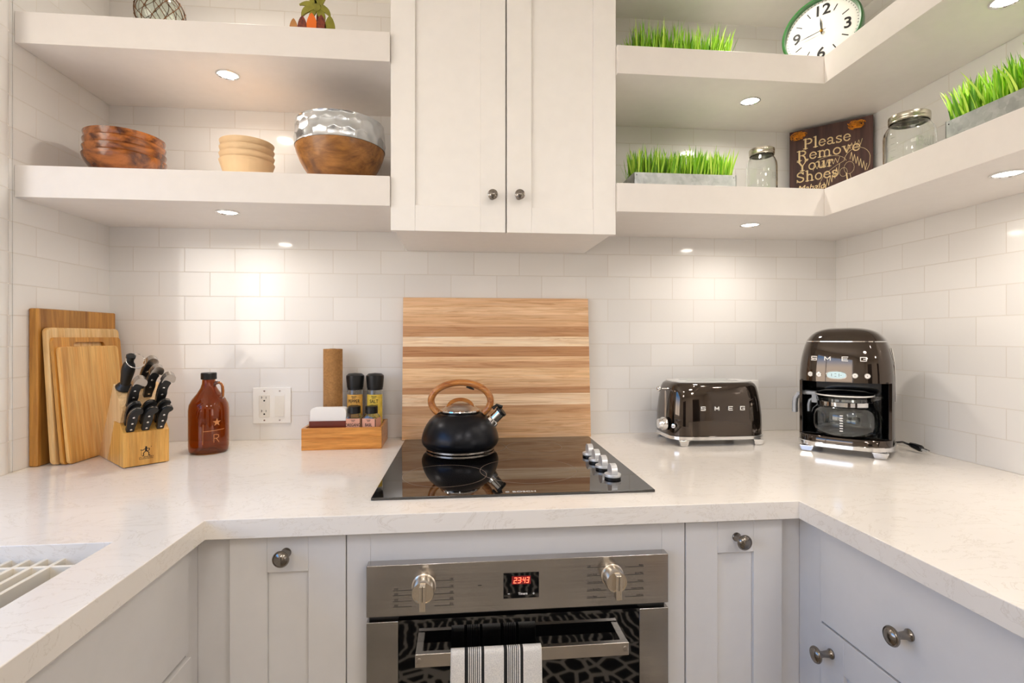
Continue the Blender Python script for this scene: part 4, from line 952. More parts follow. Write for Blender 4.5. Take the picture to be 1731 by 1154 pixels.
# order counter-clockwise starting at right mouth edge
right = [p for p in outp if p[0] > 0 and -1 < p[1] <= 0 and p[1] > mouth_y]
start = sorted(range(len(outp)), key=lambda i: math.atan2(outp[i][1], outp[i][0]))
cc_ = [outp[i] for i in start]
cc_ = [p for p in cc_ if p[1] > mouth_y]
lo_r = [p for p in cc_ if p[1] < 0 and p[0] > 0]; lo_l = [p for p in cc_ if p[1] < 0 and p[0] < 0]; up = [p for p in cc_ if p[1] >= 0]
lo_r.sort(key=lambda p: p[1]); lo_l.sort(key=lambda p: -p[1]); up.sort(key=lambda p: math.atan2(p[1], p[0]))
ring = lo_r + up + lo_l
inner_ = [(-xo, mouth_y), (-xo, .020), (-xo + .022, .045), (xo - .022, .045), (xo, .020), (xo, mouth_y)]
b = B(M['gloss']); b.prism(ring + inner_, .046, .2036); bo = b.obj('body', t, smooth=50)
b = B(M['cavity']); b.box(-xo + .0003, xo - .0003, mouth_y, .0447, .0485, .0500).box(-xo + .0003, xo - .0003, mouth_y - .02, .0447, .2045, .2066); b.prism([(-xo + .0004, mouth_y + .002), (-xo + .0004, .0196), (-xo + .0224, .0446), (xo - .0224, .0446), (xo - .0004, .0196), (xo - .0004, mouth_y + .002), (xo - .0012, mouth_y + .002), (xo - .0012, .019), (xo - .0228, .0438), (-xo + .0228, .0438), (-xo + .0012, .019), (-xo + .0012, mouth_y + .002)], .05, .2015); b.obj('bay_lining', t)
b = B(M['gloss']); b.loft([cring(z, CA * s_, CB * s_) for z, s_ in ((.030, 1.0), (.047, 1.0), (.0485, .985))]); b.obj('lower_body', t, smooth=50)
b = B(M['cavity']); b.at((0, -.012, .0485)).lathe([(.070, 0), (.070, .002), (.066, .003), (.001, .003)], 48); b.at(); b.obj('hot_plate', t)
b = B(M['chrome']); b.loft([cring(z, CA * s_, CB * s_) for z, s_ in ((.016, .995), (.018, 1.018), (.028, 1.018), (.0305, .99))]); b.obj('base', t)
for sx in (-1, 1):
    for sy in (-1, 1):
        b = B(M['chrome']); x, y = sx * .088, sy * .088
        b.add([(x - .020, y - .009, .0165), (x + .020, y - .009, .0165), (x + .020, y + .012, .0165), (x - .020, y + .012, .0165), (x - .013, y - .008, 0), (x + .013, y - .008, 0), (x + .013, y + .010, 0), (x - .013, y + .010, 0)], [(0, 1, 2, 3), (7, 6, 5, 4), (0, 4, 5, 1), (1, 5, 6, 2), (2, 6, 7, 3), (3, 7, 4, 0)])
        b.obj('foot', t, bevel=.002)
def cfront(x, z, s_=1.0): # y and outward normal angle on the front of the head
    a, bb = CA * s_, CB * s_; y = -bb * (1 - abs(x / a) ** CE) ** (1 / CE)
    h_ = .0005; y2 = -bb * (1 - abs((x + h_) / a) ** CE) ** (1 / CE); return y, math.atan2(y2 - y, h_)
def scl(z):
    for (z0, s0), (z1, s1) in zip(prof, prof[1:]):
        if z0 <= z <= z1: return s0 + (s1 - s0) * (z - z0) / (z1 - z0)
    return 1
b = B(M['white'])
for fn, x in ((L_S, -.069), (L_M, -.035), (L_E, .007), (L_G, .050)):
    z = .2690; y, a = cfront(x, z, scl(z)); slope = math.atan2(.0035 * 1.0, .02)
    b.T = Matrix.Translation((x, y + .0006, z)) @ Matrix.Rotation(a, 4, 'Z') @ Matrix.Rotation(-.16, 4, 'X'); b.strokes(fn(.0135, .0105), .0021, -.0016, .002, ox=-.0068, oz=-.005)
b.at(); b.obj('chrome_letters', head, label='chrome brand lettering')
for x in (-.078, -.056, .031, .059):
    z = .2235; y, a = cfront(x, z, scl(z)); b = B(M['chrome']); b.T = Matrix.Translation((x, y + .001, z)) @ Matrix.Rotation(a, 4, 'Z') @ Matrix.Rotation(PI / 2 - .08, 4, 'X')
    b.lathe([(.0072, 0), (.0072, .0018), (.0062, .0026)], 28, caps=(True, False)); b.m(M['white']).lathe([(.0062, .0022), (.0058, .0026), (.001, .0028)], 28, caps=(False, True)); b.m(M['print']).box(-.0015, .0015, -.0003, .0003, .0026, .003).box(-.0003, .0003, -.0015, .0015, .0026, .003); b.obj('button', head)
z = .2235; b = B(M['chrome']); y, a = cfront(-.013, z, scl(z)); b.T = Matrix.Translation((-.013, y + .0012, z)) @ Matrix.Rotation(PI / 2 - .08, 4, 'X')
ov = lambda a_, c_, zz: superell(a_, c_, 2.6, 40, z=zz)
b.loft([ov(.0255, .0115, 0), ov(.0255, .0115, .0022), ov(.0235, .0095, .003)], (True, False)); b.m(M['lcd']).loft([ov(.0235, .0095, .0020), ov(.0233, .0093, .0027)], (False, True)); b.m(M['print']).box(-.012, -.011, -.004, .004, .0027, .0029).box(-.004, .0, -.004, -.003, .0027, .0029).box(-.004, .0, .003, .004, .0027, .0029).box(.006, .007, -.004, .004, .0027, .0029).box(.010, .013, -.001, .0, .0027, .0029); b.obj('clock_display', head)
b = B(M['chrome']); b.tube([(CA * .93, -.02, .30), (CA * .985, -.02, .26), (CA * 1.005, -.02, .215), (CA * 1.008, -.02, .15)], .0015, 8); b.obj('side_trim', t)
# carafe: rests on the hot plate, its own thing
cz0 = .0517
cf = Vector((.000, -.042)); cw = Matrix.Translation((CC.x, CC.y, CT + .0004)) @ Matrix.Rotation(CR, 4, 'Z')
cl = cw @ Vector((cf.x, cf.y, cz0))
t = thing('coffee_carafe', 'glass coffee carafe with grey handle standing in the coffee maker', 'carafe', tuple(cl), CR + math.radians(-6))
go = [(.064, 0), (.075, .004), (.0815, .013), (.0840, .03), (.0835, .055), (.080, .070), (.074, .0785), (.0685, .083), (.0685, .106), (.070, .110)]
gi = [(r - .0022, max(z, .003)) for r, z in go[::-1]]
b = B(M['glass']); b.lathe([(.001, 0)] + go + gi + [(.001, .003)], 56); gb = b.obj('glass_body', t, smooth=50)
b = B(M['chrome']); b.lathe([(.0690, .083), (.0702, .084), (.0702, .0955), (.0690, .0965)], 56, caps=(False, False)); b.obj('steel_band', t)
b = B(M['cavity']); b.lathe([(.0655, .104), (.0695, .1115), (.0715, .115), (.069, .1185), (.053, .1235), (.001, .126)], 48); lid_ = b.obj('lid', t)
b = B(M['white']); b.lathe([(.0718, .1115), (.0730, .1125), (.0730, .1150), (.0718, .1155)], 48, caps=(False, False)); b.obj('lid_edge', lid_)
b = B(M['glass']); b.add([(.066, -.016, .098), (.066, .016, .098), (.068, .017, .111), (.068, -.017, .111), (.094, 0, .111), (.091, 0, .106)], [(0, 5, 4, 3), (1, 2, 4, 5), (0, 1, 5), (3, 4, 2), (0, 3, 2, 1)]); b.obj('spout', t)
hdl = mat('grey handle plastic', '#a9acb0', .25, .3, .02)
b = B(hdl); sq = [(-.5, -1), (.5, -1), (.8, -.6), (.8, .6), (.5, 1), (-.5, 1), (-.8, .6), (-.8, -.6)]
hp = [(-.070, 0, .104), (-.075, 0, .112), (-.100, 0, .113), (-.120, 0, .107), (-.129, 0, .093), (-.131, 0, .075), (-.131, 0, .050)]
b.tube(hp, .0085, prof=sq, up=(0, 1, 0)); b.tube([(-.0755, 0, .100), (-.0890, 0, .090), (-.0925, 0, .075), (-.0925, 0, .056)], [.009, .009, .0085, .007], prof=[(x * .6, y * .9) for x, y in sq], up=(0, 1, 0)); b.box(-.083, -.0695, -.0085, .0085, .084, .110)
b.obj('handle', t, bevel=.0012)
b = B(M['whiteprint'])
for k in range(7):
    z = .018 + k * .007; R_ = .0847; a0 = .12; b.add([(R_ * math.sin(a0 + s_ * .045), -R_ * math.cos(a0 + s_ * .045), z + h_) for s_, h_ in ((-1, 0), (1, 0), (1, .003), (-1, .003))], [(0, 1, 2, 3)])
b.obj('measure_marks', gb, smooth=0)
# power cord with plug behind
pp = onZ(1540, 752, CT + .008)
t = thing('power_cord', 'black cord with a plug lying behind the coffee maker', 'cord', (pp[0] - .02, pp[1], CT))
b = B(M['cavity']); b.tube([(1.235, -.290, CT + .004), (1.262, -.300, CT + .0035), (1.290, -.285, CT + .0035), (1.305, -.30, CT + .014), (1.296, -.335, CT + .022), (1.297, -.360, CT + .018)], .0030, 10); b.obj('cable', t, world=True)
p0 = Vector((1.297, -.358, CT + .020)); p1 = Vector((1.308, -.408, CT + .0095)); d_ = (p1 - p0).normalized()
b = B(M['cavity']); b.tube([tuple(p0), tuple(p0 + d_ * .012), tuple(p0 + d_ * .03), tuple(p0 + d_ * .034)], [.006, .0085, .0095, .008], 16); b.obj('plug', t, world=True)
b = B(M['chrome']); sd_ = Vector((1, .2, 0)).normalized()
for s_ in (-.0045, .0045): b.tube([tuple(p0 + d_ * .033 + sd_ * s_), tuple(p0 + d_ * .052 + sd_ * s_)], 1, prof=[(-.0007, -.003), (.0007, -.003), (.0007, .003), (-.0007, .003)])
b.obj('prongs', t, world=True)

# ------------------------------------------------------------------ bowls on the lower left shelf
def bowl_prof(R_, H, base, th, curve=1.6, n_=14):
    o = [(.001, 0), (base, 0)] + [(base + (R_ - base) * (1 - (1 - i / n_) ** curve), H * (i / n_)) for i in range(1, n_ + 1)]
    i_ = [(max(.002, base + (R_ - base) * (1 - (1 - i / n_) ** curve) - th), max(th, H * (i / n_) - (0 if i < n_ else .0))) for i in range(n_, -1, -1)]
    return o + i_ + [(.001, th)]
def px_at(px, y): return onY(px, 250, y)[0]
bx, by = px_at(212, -.185), -.185
z0 = ST1 + .0004
nest = ('lowest', 'second from the bottom', 'third from the bottom', 'top')
for k in range(4):
    b = B(M['acacia']).lathe(bowl_prof(.0985 - .001 * k, .072, .050, .006, 1.35), 56)
    o = b.obj('wooden_bowl', smooth=50); tag(o, 'dark acacia bowl, %s in its stack on the left' % nest[k], 'bowl', 'stack of acacia bowls')
    o.matrix_basis = Matrix.Translation((bx, by, z0 + .020 * k)) @ Matrix.Rotation(.7 * k, 4, 'Z')
bx = px_at(418, -.17)
for k in range(4):
    b = B(M['cream_bowl']).lathe(bowl_prof(.0735 - .0004 * k, .078, .0480, .0035, 1.0), 56)
    o = b.obj('cream_bowl', smooth=50); tag(o, 'cream bowl, %s in the stack of four' % nest[k], 'bowl', 'stack of cream bowls')
    o.matrix_basis = Matrix.Translation((bx, -.17, z0 + .0185 * k))
bx = px_at(576, -.185)
t = thing('serving_bowl', 'large bowl with hammered silver band over carved wood on the shelf', 'bowl', (bx, -.185, z0))
H = .189; sh = lambda z: .050 + (.1265 - .050) * (1 - (1 - min(1, z / .140)) ** 2.0) - max(0, z - .14) * .08
zs = [0, .006, .02, .04, .06, .08, .10, .110, .118]
b = B(M['mango']).lathe([(.001, 0)] + [(sh(z), z) for z in zs] + [(sh(.118) - .008, .1182)] + [(sh(z) - .009, z) for z in zs[:1:-1]] + [(.001, .014)], 64); b.obj('wooden_body', t, smooth=50)
# hammered band: dimpled
b = B(M['hammer']); rg = []; NS, NZ = 160, 34; cells = 21
for i in range(NZ + 1):
    z = .1185 + (H - .1185) * i / NZ; rg_ = []
    for j in range(NS):
        a = 2 * PI * j / NS; best = 9
        for rw in range(-1, 5):
            zc_ = .1185 + (rw + .35) * .0290; off = .5 * (rw % 2); q_ = (a / (2 * PI) * cells - off); dq = (q_ - round(q_)) * 2 * PI / cells * .125
            best = min(best, math.hypot(dq / .0205, (z - zc_) / .0175))
        edge = min(1, i / 2, (NZ - i) / 2)
        r_ = sh(z) + .001 - .0034 * edge * max(0, 1 - best ** 2) ** 1.0
        rg_.append((r_ * math.cos(a), r_ * math.sin(a), z))
    rg.append(rg_)
rg += [[((sh(H) - .003) * math.cos(2 * PI * j / NS), (sh(H) - .003) * math.sin(2 * PI * j / NS), H + .001) for j in range(NS)], [((sh(.12) - .006) * math.cos(2 * PI * j / NS), (sh(.12) - .006) * math.sin(2 * PI * j / NS), .1188) for j in range(NS)]]
b.loft(rg, (False, False)); b.obj('hammered_band', t, smooth=80)

# ------------------------------------------------------------------ upper left shelf: float and palm figurine
fy = -.268; p = onY(271, 31, fy)
t = thing('glass_float', 'clear glass fishing float in a brown rope net on the top left shelf', 'glass float', (p[0], fy, ST2 + .0004))
R_ = .0575; b = B(M['greenglass']).sphere((0, 0, R_), R_, 48, 28).sphere((0, 0, R_), R_ - .003, 48, 28); 
k = 48 * 29; 
for i in range(len(b.f) // 2, len(b.f)): b.f[i] = b.f[i][::-1]
b.obj('glass_ball', t, smooth=180)
b = B(M['rope']); nm, nr = 11, 7
def sp3(th_, ph, r=R_ + .0012): return (r * math.sin(th_) * math.cos(ph), r * math.sin(th_) * math.sin(ph), R_ + r * math.cos(th_))
kn = []
for i in range(nr):
    for j in range(nm):
        t0 = .25 + (2.55 * i) / nr; t1 = .25 + 2.55 * (i + 1) / nr; ph = 2 * PI * (j + .5 * (i % 2)) / nm
        for s_ in (-1, 1):
            p1_ = ph + s_ * PI / nm; b.tube([sp3(t0 + (t1 - t0) * q_, ph + (p1_ - ph) * q_) for q_ in (0, .33, .66, 1)], .0010, 6)
        b.sphere(sp3(t0, ph), .0023, 8, 6)
b.tube([sp3(.25, 2 * PI * j / 20) for j in range(20)], .0014, 6, True)
b.obj('rope_net', t, smooth=60)
py_ = -.25; p = onY(531, 30, py_)
t = thing('palm_figurine', 'flat painted palm tree figurine with small surfboards on the top left shelf', 'figurine', (p[0], py_, ST2 + .0004))
def pz(x, y): q_ = onY(480 + x / 15.74, y / 15.74, py_); return (q_[0] - p[0], q_[2] - ST2 - .0004)
def flatshape(b, pts, y0, y1): b.frame((0, 0, 0), (1, 0, 0), (0, 0, 1), (0, -1, 0)); b.prism(pts, -y1, -y0); b.at()
crown = pz(870, 190)
b = B(M['frond'])
def leaf(cx, cz, ang, L_, w_, bend): # curved frond outline
    up_, dn = [], []
    for i in range(11):
        s_ = i / 10; a = ang + bend * s_; 
        x = cx + L_ * (math.sin(a) - math.sin(ang)) / bend if abs(bend) > 1e-3 else cx + L_ * s_ * math.cos(ang)
        z = cz - L_ * (math.cos(a) - math.cos(ang)) / bend if abs(bend) > 1e-3 else cz + L_ * s_ * math.sin(ang)
        hw_ = w_ * (.35 + .65 * math.sin(PI * min(1, s_ * 1.05)) ** .8) * (1 - .6 * s_ ** 3); up_.append((x - math.sin(a) * hw_, z + math.cos(a) * hw_)); dn.append((x + math.sin(a) * hw_, z - math.cos(a) * hw_))
    return up_ + dn[::-1]
cx, cz = crown
for a, L_, w_, bd in ((62, .040, .0075, -.4), (115, .042, .0080, .5), (12, .050, .0085, -1.7), (170, .056, .0095, 1.6), (38, .030, .0055, -1.4), (-48, .050, .0105, -.75), (228, .046, .0075, .5), (142, .050, .0080, 1.1), (90, .040, .0055, .1)):
    flatshape(b, leaf(cx, cz, math.radians(a), L_, w_, bd), .0 + .0004 * (abs(a) % 5), .006)
flatshape(b, [(cx + .0105 * math.cos(PI * k_ / 8), cz + .0105 * math.sin(PI * k_ / 8)) for k_ in range(16)], -.0003, .006)
b.obj('palm_crown', t)
b = B(M['redbrown']); flatshape(b, [(cx - .006, 0), (cx + .006, 0), (cx + .003, cz * .5), (cx + .004, cz), (cx - .002, cz), (cx - .004, cz * .5)], .0085, .012); b.obj('trunk', t)
for xc, w_, topy, mt, nm in ((285, 165, 540, M['mango'], 'brown'), (515, 190, 470, M['redbrown'], 'striped'), (765, 215, 400, M['orange'], 'orange'), (1015, 200, 450, M['redbrown'], 'dark flame'), (1245, 210, 470, M['frond'], 'olive')):
    x, z = pz(xc, topy); hw_ = w_ / 2 / 15.74 * 1.46 / 885 * 1.0; b = B(mt)
    flatshape(b, [(x + hw_ * 1.25 * math.sin(PI * (s_ ** .75)), z * (1 - s_)) for s_ in [i / 14 for i in range(14)]] + [(x + hw_ * .3, 0), (x - hw_ * .3, 0)] + [(x - hw_ * 1.25 * math.sin(PI * (s_ ** .75)), z * (1 - s_)) for s_ in [i / 14 for i in range(13, 0, -1)]], -.011, -.006)
    b.obj('surfboard', t, label='%s surfboard' % nm)
B(M['mango']).box(-.062, .062, -.012, .012, 0, .005).obj('stand', t, bevel=.001)

# ------------------------------------------------------------------ grass planters
def planter(W, D_, label, loc, rz, seed, gh=1.0, H=.078):
    R = random.Random(seed)
    t = thing('grass_planter', label, 'planter', loc, rz, 'galvanised grass planters')
    b = B(M['galv']); b.box(-W / 2, W / 2, -D_ / 2, -D_ / 2 + .0015, 0, H).box(-W / 2, W / 2, D_ / 2 - .0015, D_ / 2, 0, H).box(-W / 2, -W / 2 + .0015, -D_ / 2, D_ / 2, 0, H).box(W / 2 - .0015, W / 2, -D_ / 2, D_ / 2, 0, H).box(-W / 2, W / 2, -D_ / 2, D_ / 2, 0, .002)
    b.m(M['print'])
    for sx in (-1, 1): b.at((sx * (W / 2 - .008), -D_ / 2, H - .008), rx=PI / 2).lathe([(.0015, 0), (.0015, .0006)], 10); b.at()
    b.obj('metal_box', t)
    B(M['spice']).box(-W / 2 + .002, W / 2 - .002, -D_ / 2 + .002, D_ / 2 - .002, .05, H - .012).obj('soil', t)
    b = B(M['grass'])
    for i in range(900):
        x = R.uniform(-W / 2 + .008, W / 2 - .008); y = R.uniform(-D_ / 2 + .006, D_ / 2 - .006); h_ = gh * R.uniform(.066, .10) * (1 - .12 * (R.random() ** 2)); a = R.uniform(0, 2 * PI)
        ex = (x / (W / 2)); ln = .12 * ex * abs(ex) + R.gauss(0, .11); lt = R.gauss(-.05, .12) + .12 * (y / (D_ / 2)); w0 = R.uniform(.0018, .0030); bd = R.gauss(0, .09)
        vs = []
        for s_, ww in ((0, .7), (.3, 1), (.6, .9), (.85, .55), (1, .04)):
            cx = x + h_ * (ln * s_ + bd * s_ * s_); cy = y + h_ * (lt * s_ + bd * .5 * s_ * s_); z = H - .012 + h_ * s_ * 1.0
            dx, dy = math.cos(a) * w0 * ww, math.sin(a) * w0 * ww; vs += [(cx - dx, cy - dy, z), (cx - dy * .35, cy + dx * .35, z), (cx + dx, cy + dy, z)]
        fs = []
        for q_ in range(4): k = q_ * 3; fs += [(k, k + 1, k + 4, k + 3), (k + 1, k + 2, k + 5, k + 4)]
        b.add(vs, fs)
    g = b.obj('grass', t, smooth=60); g['kind'] = 'stuff'
    return t
p = onZ(1071.9, 291, ST1 + .078); p2 = onZ(1235, 302, ST1 + .078)
planter(p2[0] - p[0], .115, 'galvanised box of green grass on the lower right shelf by the cabinet', ((p[0] + p2[0]) / 2, p[1] + .0575, ST1 + .0004), 0, 1)
p = onZ(1598.5, 207, ST1 + .078)
planter(.33, .105, 'galvanised box of tall green grass on the side run of the corner shelf', (p[0] + .0525, p[1] - .165, ST1 + .0004), -PI / 2, 2)
py_ = -.165; xa = onY(1072, 60, py_)[0]; xb = onY(1240, 60, py_)[0]
planter(xb - xa, .115, 'box of green grass on the upper right shelf', ((xa + xb) / 2, py_ + .0575, ST2 + .0004), 0, 3, 1.32, .072)

# ------------------------------------------------------------------ mason jars
def jar(label, loc, R_, H, txt, rz):
    t = thing('mason_jar', label, 'jar', loc, rz, 'empty mason jars')
    rn = R_ * .74
    o = [(R_ * .80, 0), (R_ * .95, .004), (R_, .014), (R_, H * .66), (R_ * .97, H * .74), (R_ * .86, H * .81), (rn, H * .86), (rn, H * .985)]
    i_ = [(r - .003, max(z, .005)) for r, z in o[::-1]]
    b = B(M['glass']); b.lathe([(.001, .001)] + o + i_ + [(.001, .005)], 56); g = b.obj('glass_body', t, smooth=50)
    pr = [(rn + .001, H * .875), (rn + .0035, H * .88), (rn + .003, H * .90), (rn + .004, H * .915), (rn + .003, H * .93), (rn + .004, H * .95), (rn + .0035, H * .985), (rn + .001, H * .995), (rn - .006, H * 1.0), (rn - .007, H * .995), (.001, H * .993)]
    b = B(mat('zinc lid', '#b9b3a3', .25, 1, .05)); b.lathe(pr, 48, caps=(False, True)); b.obj('lid', t)
    b = B(M['glass']); bend_text(b, txt, R_ * .62, H * .42, R_, 1); b.obj('embossed_name', g, smooth=0)
    b = B(M['glass'])
    for k in range(5): bend_text(b, '-' * 3, .012, H * (.2 + .1 * k), R_, 1)
    T1 = Matrix.Rotation(-1.3, 4, 'Z'); b.v = [tuple(T1 @ Vector(v_)) for v_ in b.v]; b.obj('measure_marks', g, smooth=0)
    return t
jy = -.15; q_ = onY(1287.5, 252, jy); jar('smaller empty glass mason jar beside the sign on the corner shelf', (q_[0], jy, ST1 + .0004), .0465, q_[2] - ST1 - .001, 'Ball', math.radians(35))
jx = 1.205; q_ = onX(1537, 188, jx); jar('larger empty glass mason jar right of the wooden sign', (jx, q_[1], ST1 + .0004), .0585, q_[2] - ST1 - .011, 'Ball', math.radians(-5))

# ------------------------------------------------------------------ wooden sign in the corner
SR = math.radians(-44.1); sdx = Vector((math.cos(SR), math.sin(SR)))
pr_ = onX(1476, 193.7, 1.322); zt = min(pr_[2], SB2 - .006); 
# left end: march along the sign direction until its pixel column is 1334.6
def pxcol(x, y):
    dy = y - CY; zc = _F[0] * x + _F[1] * dy; return CXP + FPX * (_R[0] * x + _R[1] * dy) / zc
Ws = .1
while pxcol(pr_[0] - sdx.x * Ws, pr_[1] - sdx.y * Ws) > 1334.6 and Ws < .6: Ws += .001
so = (pr_[0] - sdx.x * Ws, pr_[1] - sdx.y * Ws)
Hs = zt - ST1
t = thing('wooden_sign', 'dark wooden sign reading Please Remove Your Shoes in the shelf corner', 'sign', (so[0], so[1], ST1 + .0004), SR)
sb = B(M['signwood']).box(0, Ws, 0, .009, 0, Hs).obj('board', t, bevel=.0008)
T_, t_ = .15, .06
def ser(x, z, w_=.17): return ([(x - w_, z), (x + w_, z)], .07)
GL = {
 'P': (.78, [([(.17, 0), (.17, 1)], .16), ([(.17, .97), (.42, .97)], .07), (arc(.42, .73, .26, .24, 90, -90, 8), .13), ([(.42, .49), (.17, .49)], .07), ser(.17, .03), ser(.10, .97, .10)]),
 'R': (.88, [([(.17, 0), (.17, 1)], .16), ([(.17, .97), (.40, .97)], .07), (arc(.40, .74, .25, .23, 90, -90, 8), .13), ([(.40, .51), (.17, .51)], .07), ([(.42, .50), (.58, .35), (.66, .03), (.84, .03)], .12), ser(.17, .03), ser(.10, .97, .10)]),
 'Y': (.86, [([(.12, .97), (.43, .45)], .14), ([(.74, .97), (.43, .45)], .08), ([(.43, .5), (.43, 0)], .16), ser(.43, .03), ser(.13, .97, .13), ser(.74, .97, .12)]),
 'S': (.72, [(arc(.34, .73, .25, .24, 25, 190, 8) + [(.12, .62), (.34, .51), (.56, .40)], .12), ([(.50, .43)] + arc(.34, .27, .27, .25, 20, -165, 9), .12), ([(.60, .98), (.60, .76)], .06), ([(.06, .26), (.06, 0)], .06)]),
 'l': (.36, [([(.18, 0), (.18, 1.05)], .15), ser(.18, .03), ser(.11, 1.03, .09)]),
 'h': (.74, [([(.17, 0), (.17, 1.05)], .14), (arc(.36, .40, .20, .26, 170, 0, 8) + [(.56, 0)], .12), ser(.17, .03, .14), ser(.56, .03, .14), ser(.10, 1.03, .09)]),
 'e': (.62, [(arc(.31, .34, .24, .31, 5, 325, 16), .11), ([(.08, .36), (.55, .36)], .06)]),
 'a': (.66, [([(.10, .52)] + arc(.28, .50, .18, .16, 150, 0, 7) + [(.46, .10), (.52, .03), (.62, .05)], .11), (arc(.26, .19, .19, .16, 60, 330, 10), .09)]),
 's': (.54, [(arc(.26, .49, .18, .15, 30, 190, 7) + [(.26, .34), (.42, .25)], .10), ([(.40, .28)] + arc(.26, .18, .19, .16, 10, -165, 7), .10), ([(.45, .66), (.45, .50)], .05), ([(.07, .17), (.07, 0)], .05)]),
 'm': (1.06, [([(.15, 0), (.15, .66)], .13), (arc(.33, .40, .18, .24, 165, 0, 7) + [(.51, 0)], .11), (arc(.69, .40, .18, .24, 165, 0, 7) + [(.87, 0)], .11), ser(.15, .03, .13), ser(.51, .03, .12), ser(.87, .03, .13), ser(.08, .64, .08)]),
 'o': (.66, [(arc(.32, .33, .25, .31, 0, 360, 18), .11)]),
 'v': (.64, [([(.10, .64), (.32, .02)], .13), ([(.54, .64), (.32, .02)], .07), ser(.10, .64, .12), ser(.54, .64, .11)]),
 'u': (.76, [([(.17, .66), (.17, .22)] + arc(.35, .22, .18, .20, 180, 340, 7), .11), ([(.56, .66), (.56, 0)], .13), ser(.62, .03, .10), ser(.09, .64, .08), ser(.49, .64, .08)]),
 'r': (.54, [([(.17, 0), (.17, .66)], .13), (arc(.35, .42, .19, .22, 170, 60, 6), .09), (arc(.44, .55, .03, .03, 0, 360, 6), .08), ser(.17, .03, .14), ser(.09, .64, .08)]),
}
def write(b, s_, x, z, h, sq=1.0, sp_=.05):
    for ch in s_:
        wd_, st_ = GL[ch]
        for pth, lw_ in st_: b.strokes([pth], lw_ * h, -.0006, .0002, sx=h * sq, sz=h, ox=x, oz=z)
        x += (wd_ + sp_) * h * sq
    return x
b = B(M['signtext']); k = Ws / .25; hh = .034
def width(s_, sq): return sum((GL[c][0] + .05) for c in s_) * hh * sq
for s_, xs, zs_, wt_ in (('Please', .18, 1 - .068 / Hs, .58), ('Remove', .10, 1 - .106 / Hs, .77), ('Your', .10, 1 - .142 / Hs, .46), ('Shoes', .09, 1 - .180 / Hs, .52)):
    sq = wt_ * Ws / width(s_, 1); write(b, s_, xs * Ws, zs_ * Hs, hh, sq)
b.obj('painted_words', sb, smooth=0, label='cream lettering')
b = B(M['signtext'])
L2 = lambda pts: [(x * Ws, (z + .13) * Hs) for x, z in pts]
zig = lambda x0, z0, x1, z1, n_, am: [(x0 + (x1 - x0) * i / n_, z0 + (z1 - z0) * i / n_ + (am if i % 2 else -am)) for i in range(n_ + 1)]
b.strokes([(L2(arc(.82, .40, .15, .14, 170, 10, 10) + [(.96, .33), (.93, .27)]), 0.0010), (L2(zig(.74, .47, .93, .30, 11, .045)), 0.0013), (L2(arc(.50, .40, .20, .10, 10, 170, 10) + [(.30, .36)]), 0.0008), (L2(zig(.30, .40, .62, .44, 13, .03)), 0.0011), (L2([(.68, .42), (.58, .38), (.44, .30), (.35, .16), (.34, .06)]), 0.0008), (L2(zig(.38, .10, .62, .34, 13, .05)), 0.0013), (L2(zig(.70, .56, .88, .60, 9, .03)), 0.0010), (L2(arc(.73, .33, .06, .07, 0, 360, 12)), 0.0007), (L2(arc(.665, .29, .045, .05, 0, 360, 12)), 0.0007), (L2([(.74, .26), (.80, .0)]), 0.0011), (L2([(.70, .27), (.735, .0)]), 0.0035), (L2([(.58, .0), (.58, .16)]), 0.0008), (L2([(.60, .12), (.66, .02)]), 0.0021)], .001, -.0009, .0002)
b.obj('painted_palm', sb, smooth=0, label='cream line drawing of a palm tree')
b = B(M['signtext']); b.at((.10 * Ws, 0, Hs - .212)).text('Mahalo', .10 * Hs, .0004, sx=1.0); b.v = [(x + .25 * (z - Hs + .212), y, z) for x, y, z in b.v]; b.obj('small_word', sb, smooth=0)
R = random.Random(5)
for cx in (.13 * Ws, .82 * Ws):
    b = B(M['raffia'])
    for i in range(40):
        a = R.uniform(0, 2 * PI); r1 = R.uniform(.005, .013); c0 = Vector((cx + R.uniform(-.012, .012), -.006 + R.uniform(-.005, .002), Hs * .925 + R.uniform(-.008, .008)))
        b.tube([tuple(c0 + Vector((r1 * math.cos(a + s_) * 1.2, R.uniform(-.003, .003), r1 * .7 * math.sin(a + s_)))) for s_ in (0, .8, 1.7, 2.5)], .0013, 5)
    b.obj('raffia_knot', t)

# ------------------------------------------------------------------ clock
CKR = math.radians(-48); Rc = .108; pc = onZ(1388.6, 53.5, ST2 + Rc * .985)
t = thing('wall_clock', 'round white clock with green rim leaning in the corner of the top shelf', 'clock', (pc[0], pc[1], ST2 + .0004), CKR)
LT = Matrix.Translation((0, 0, Rc)) @ Matrix.Rotation(math.radians(-6), 4, 'X')
def cb(m_): b = B(m_); b.T = LT @ Matrix.Rotation(PI / 2, 4, 'X'); return b     # local z = toward the viewer
b = cb(M['clockgreen']); b.lathe([(Rc - .004, -.02), (Rc - .001, -.015), (Rc, .0), (Rc - .002, .010), (Rc - .006, .0135), (Rc - .010, .012), (Rc - .011, .004), (Rc - .0115, -.001)], 80, caps=(True, False)); b.obj('rim', t)
b = cb(M['clockface']); b.lathe([(Rc - .0112, -.004), (Rc - .0112, -.002)], 80, caps=(True, True)); fc = b.obj('face', t, smooth=0)
b = cb(M['print'])
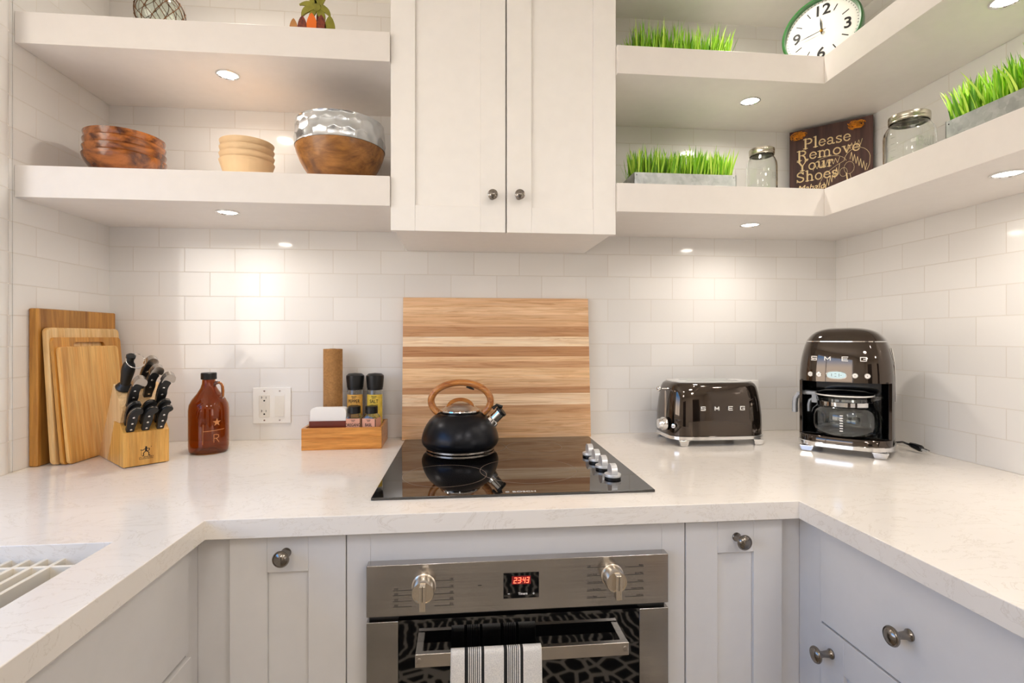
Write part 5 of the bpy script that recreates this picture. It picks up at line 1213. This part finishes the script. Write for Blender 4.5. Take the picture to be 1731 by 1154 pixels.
for i in range(60):
    a = 2 * PI * i / 60; r0, r1 = Rc - .017, Rc - .0135; hw_ = .0009
    c_, s_ = math.cos(a), math.sin(a); b.add([(r0 * c_ + hw_ * s_, r0 * s_ - hw_ * c_, -.0017), (r1 * c_ + hw_ * s_, r1 * s_ - hw_ * c_, -.0017), (r1 * c_ - hw_ * s_, r1 * s_ + hw_ * c_, -.0017), (r0 * c_ - hw_ * s_, r0 * s_ + hw_ * c_, -.0017)], [(0, 1, 2, 3)])
for i in range(12):
    if i % 3 == 0: continue
    a = 2 * PI * i / 12; r0, r1 = Rc * .56, Rc * .74; hw_ = .0015; c_, s_ = math.cos(a), math.sin(a)
    b.add([(r0 * c_ + hw_ * s_, r0 * s_ - hw_ * c_, -.0016), (r1 * c_ + hw_ * s_, r1 * s_ - hw_ * c_, -.0016), (r1 * c_ - hw_ * s_, r1 * s_ + hw_ * c_, -.0016), (r0 * c_ - hw_ * s_, r0 * s_ + hw_ * c_, -.0016)], [(0, 1, 2, 3)])
b.obj('minute_marks', fc, smooth=0)
b = B(M['print'])
for s_, a in (('12', 90), ('3', 0), ('6', -90), ('9', 180)):
    r = Rc * .62; sz = .046; b.T = LT @ Matrix.Translation((r * math.cos(math.radians(a)), .0013, r * math.sin(math.radians(a)) - sz * .34)); b.text(s_, sz, .0003, 'CENTER', bold=.0008)
b.obj('numerals', fc, smooth=0)
b = cb(M['print'])
def hand(b, deg, L_, w_, z, tail=.012):
    a = math.radians(90 - deg); c_, s_ = math.cos(a), math.sin(a)
    b.add([(-tail * c_ + w_ * s_ * .5, -tail * s_ - w_ * c_ * .5, z), (L_ * .5 * c_ + w_ * s_, L_ * .5 * s_ - w_ * c_, z), (L_ * c_, L_ * s_, z), (L_ * .5 * c_ - w_ * s_, L_ * .5 * s_ + w_ * c_, z), (-tail * c_ - w_ * s_ * .5, -tail * s_ + w_ * c_ * .5, z)], [(0, 1, 2, 3, 4)])
hand(b, -5, .046, .0022, .002); hand(b, 258, .070, .0016, .0035); b.obj('hands', t, smooth=0)
b = cb(mat('brass', '#b98a3c', .2, 1)); b.lathe([(.004, -.001), (.004, .005), (.002, .006), (.001, .006)], 20); b.obj('pin', t)
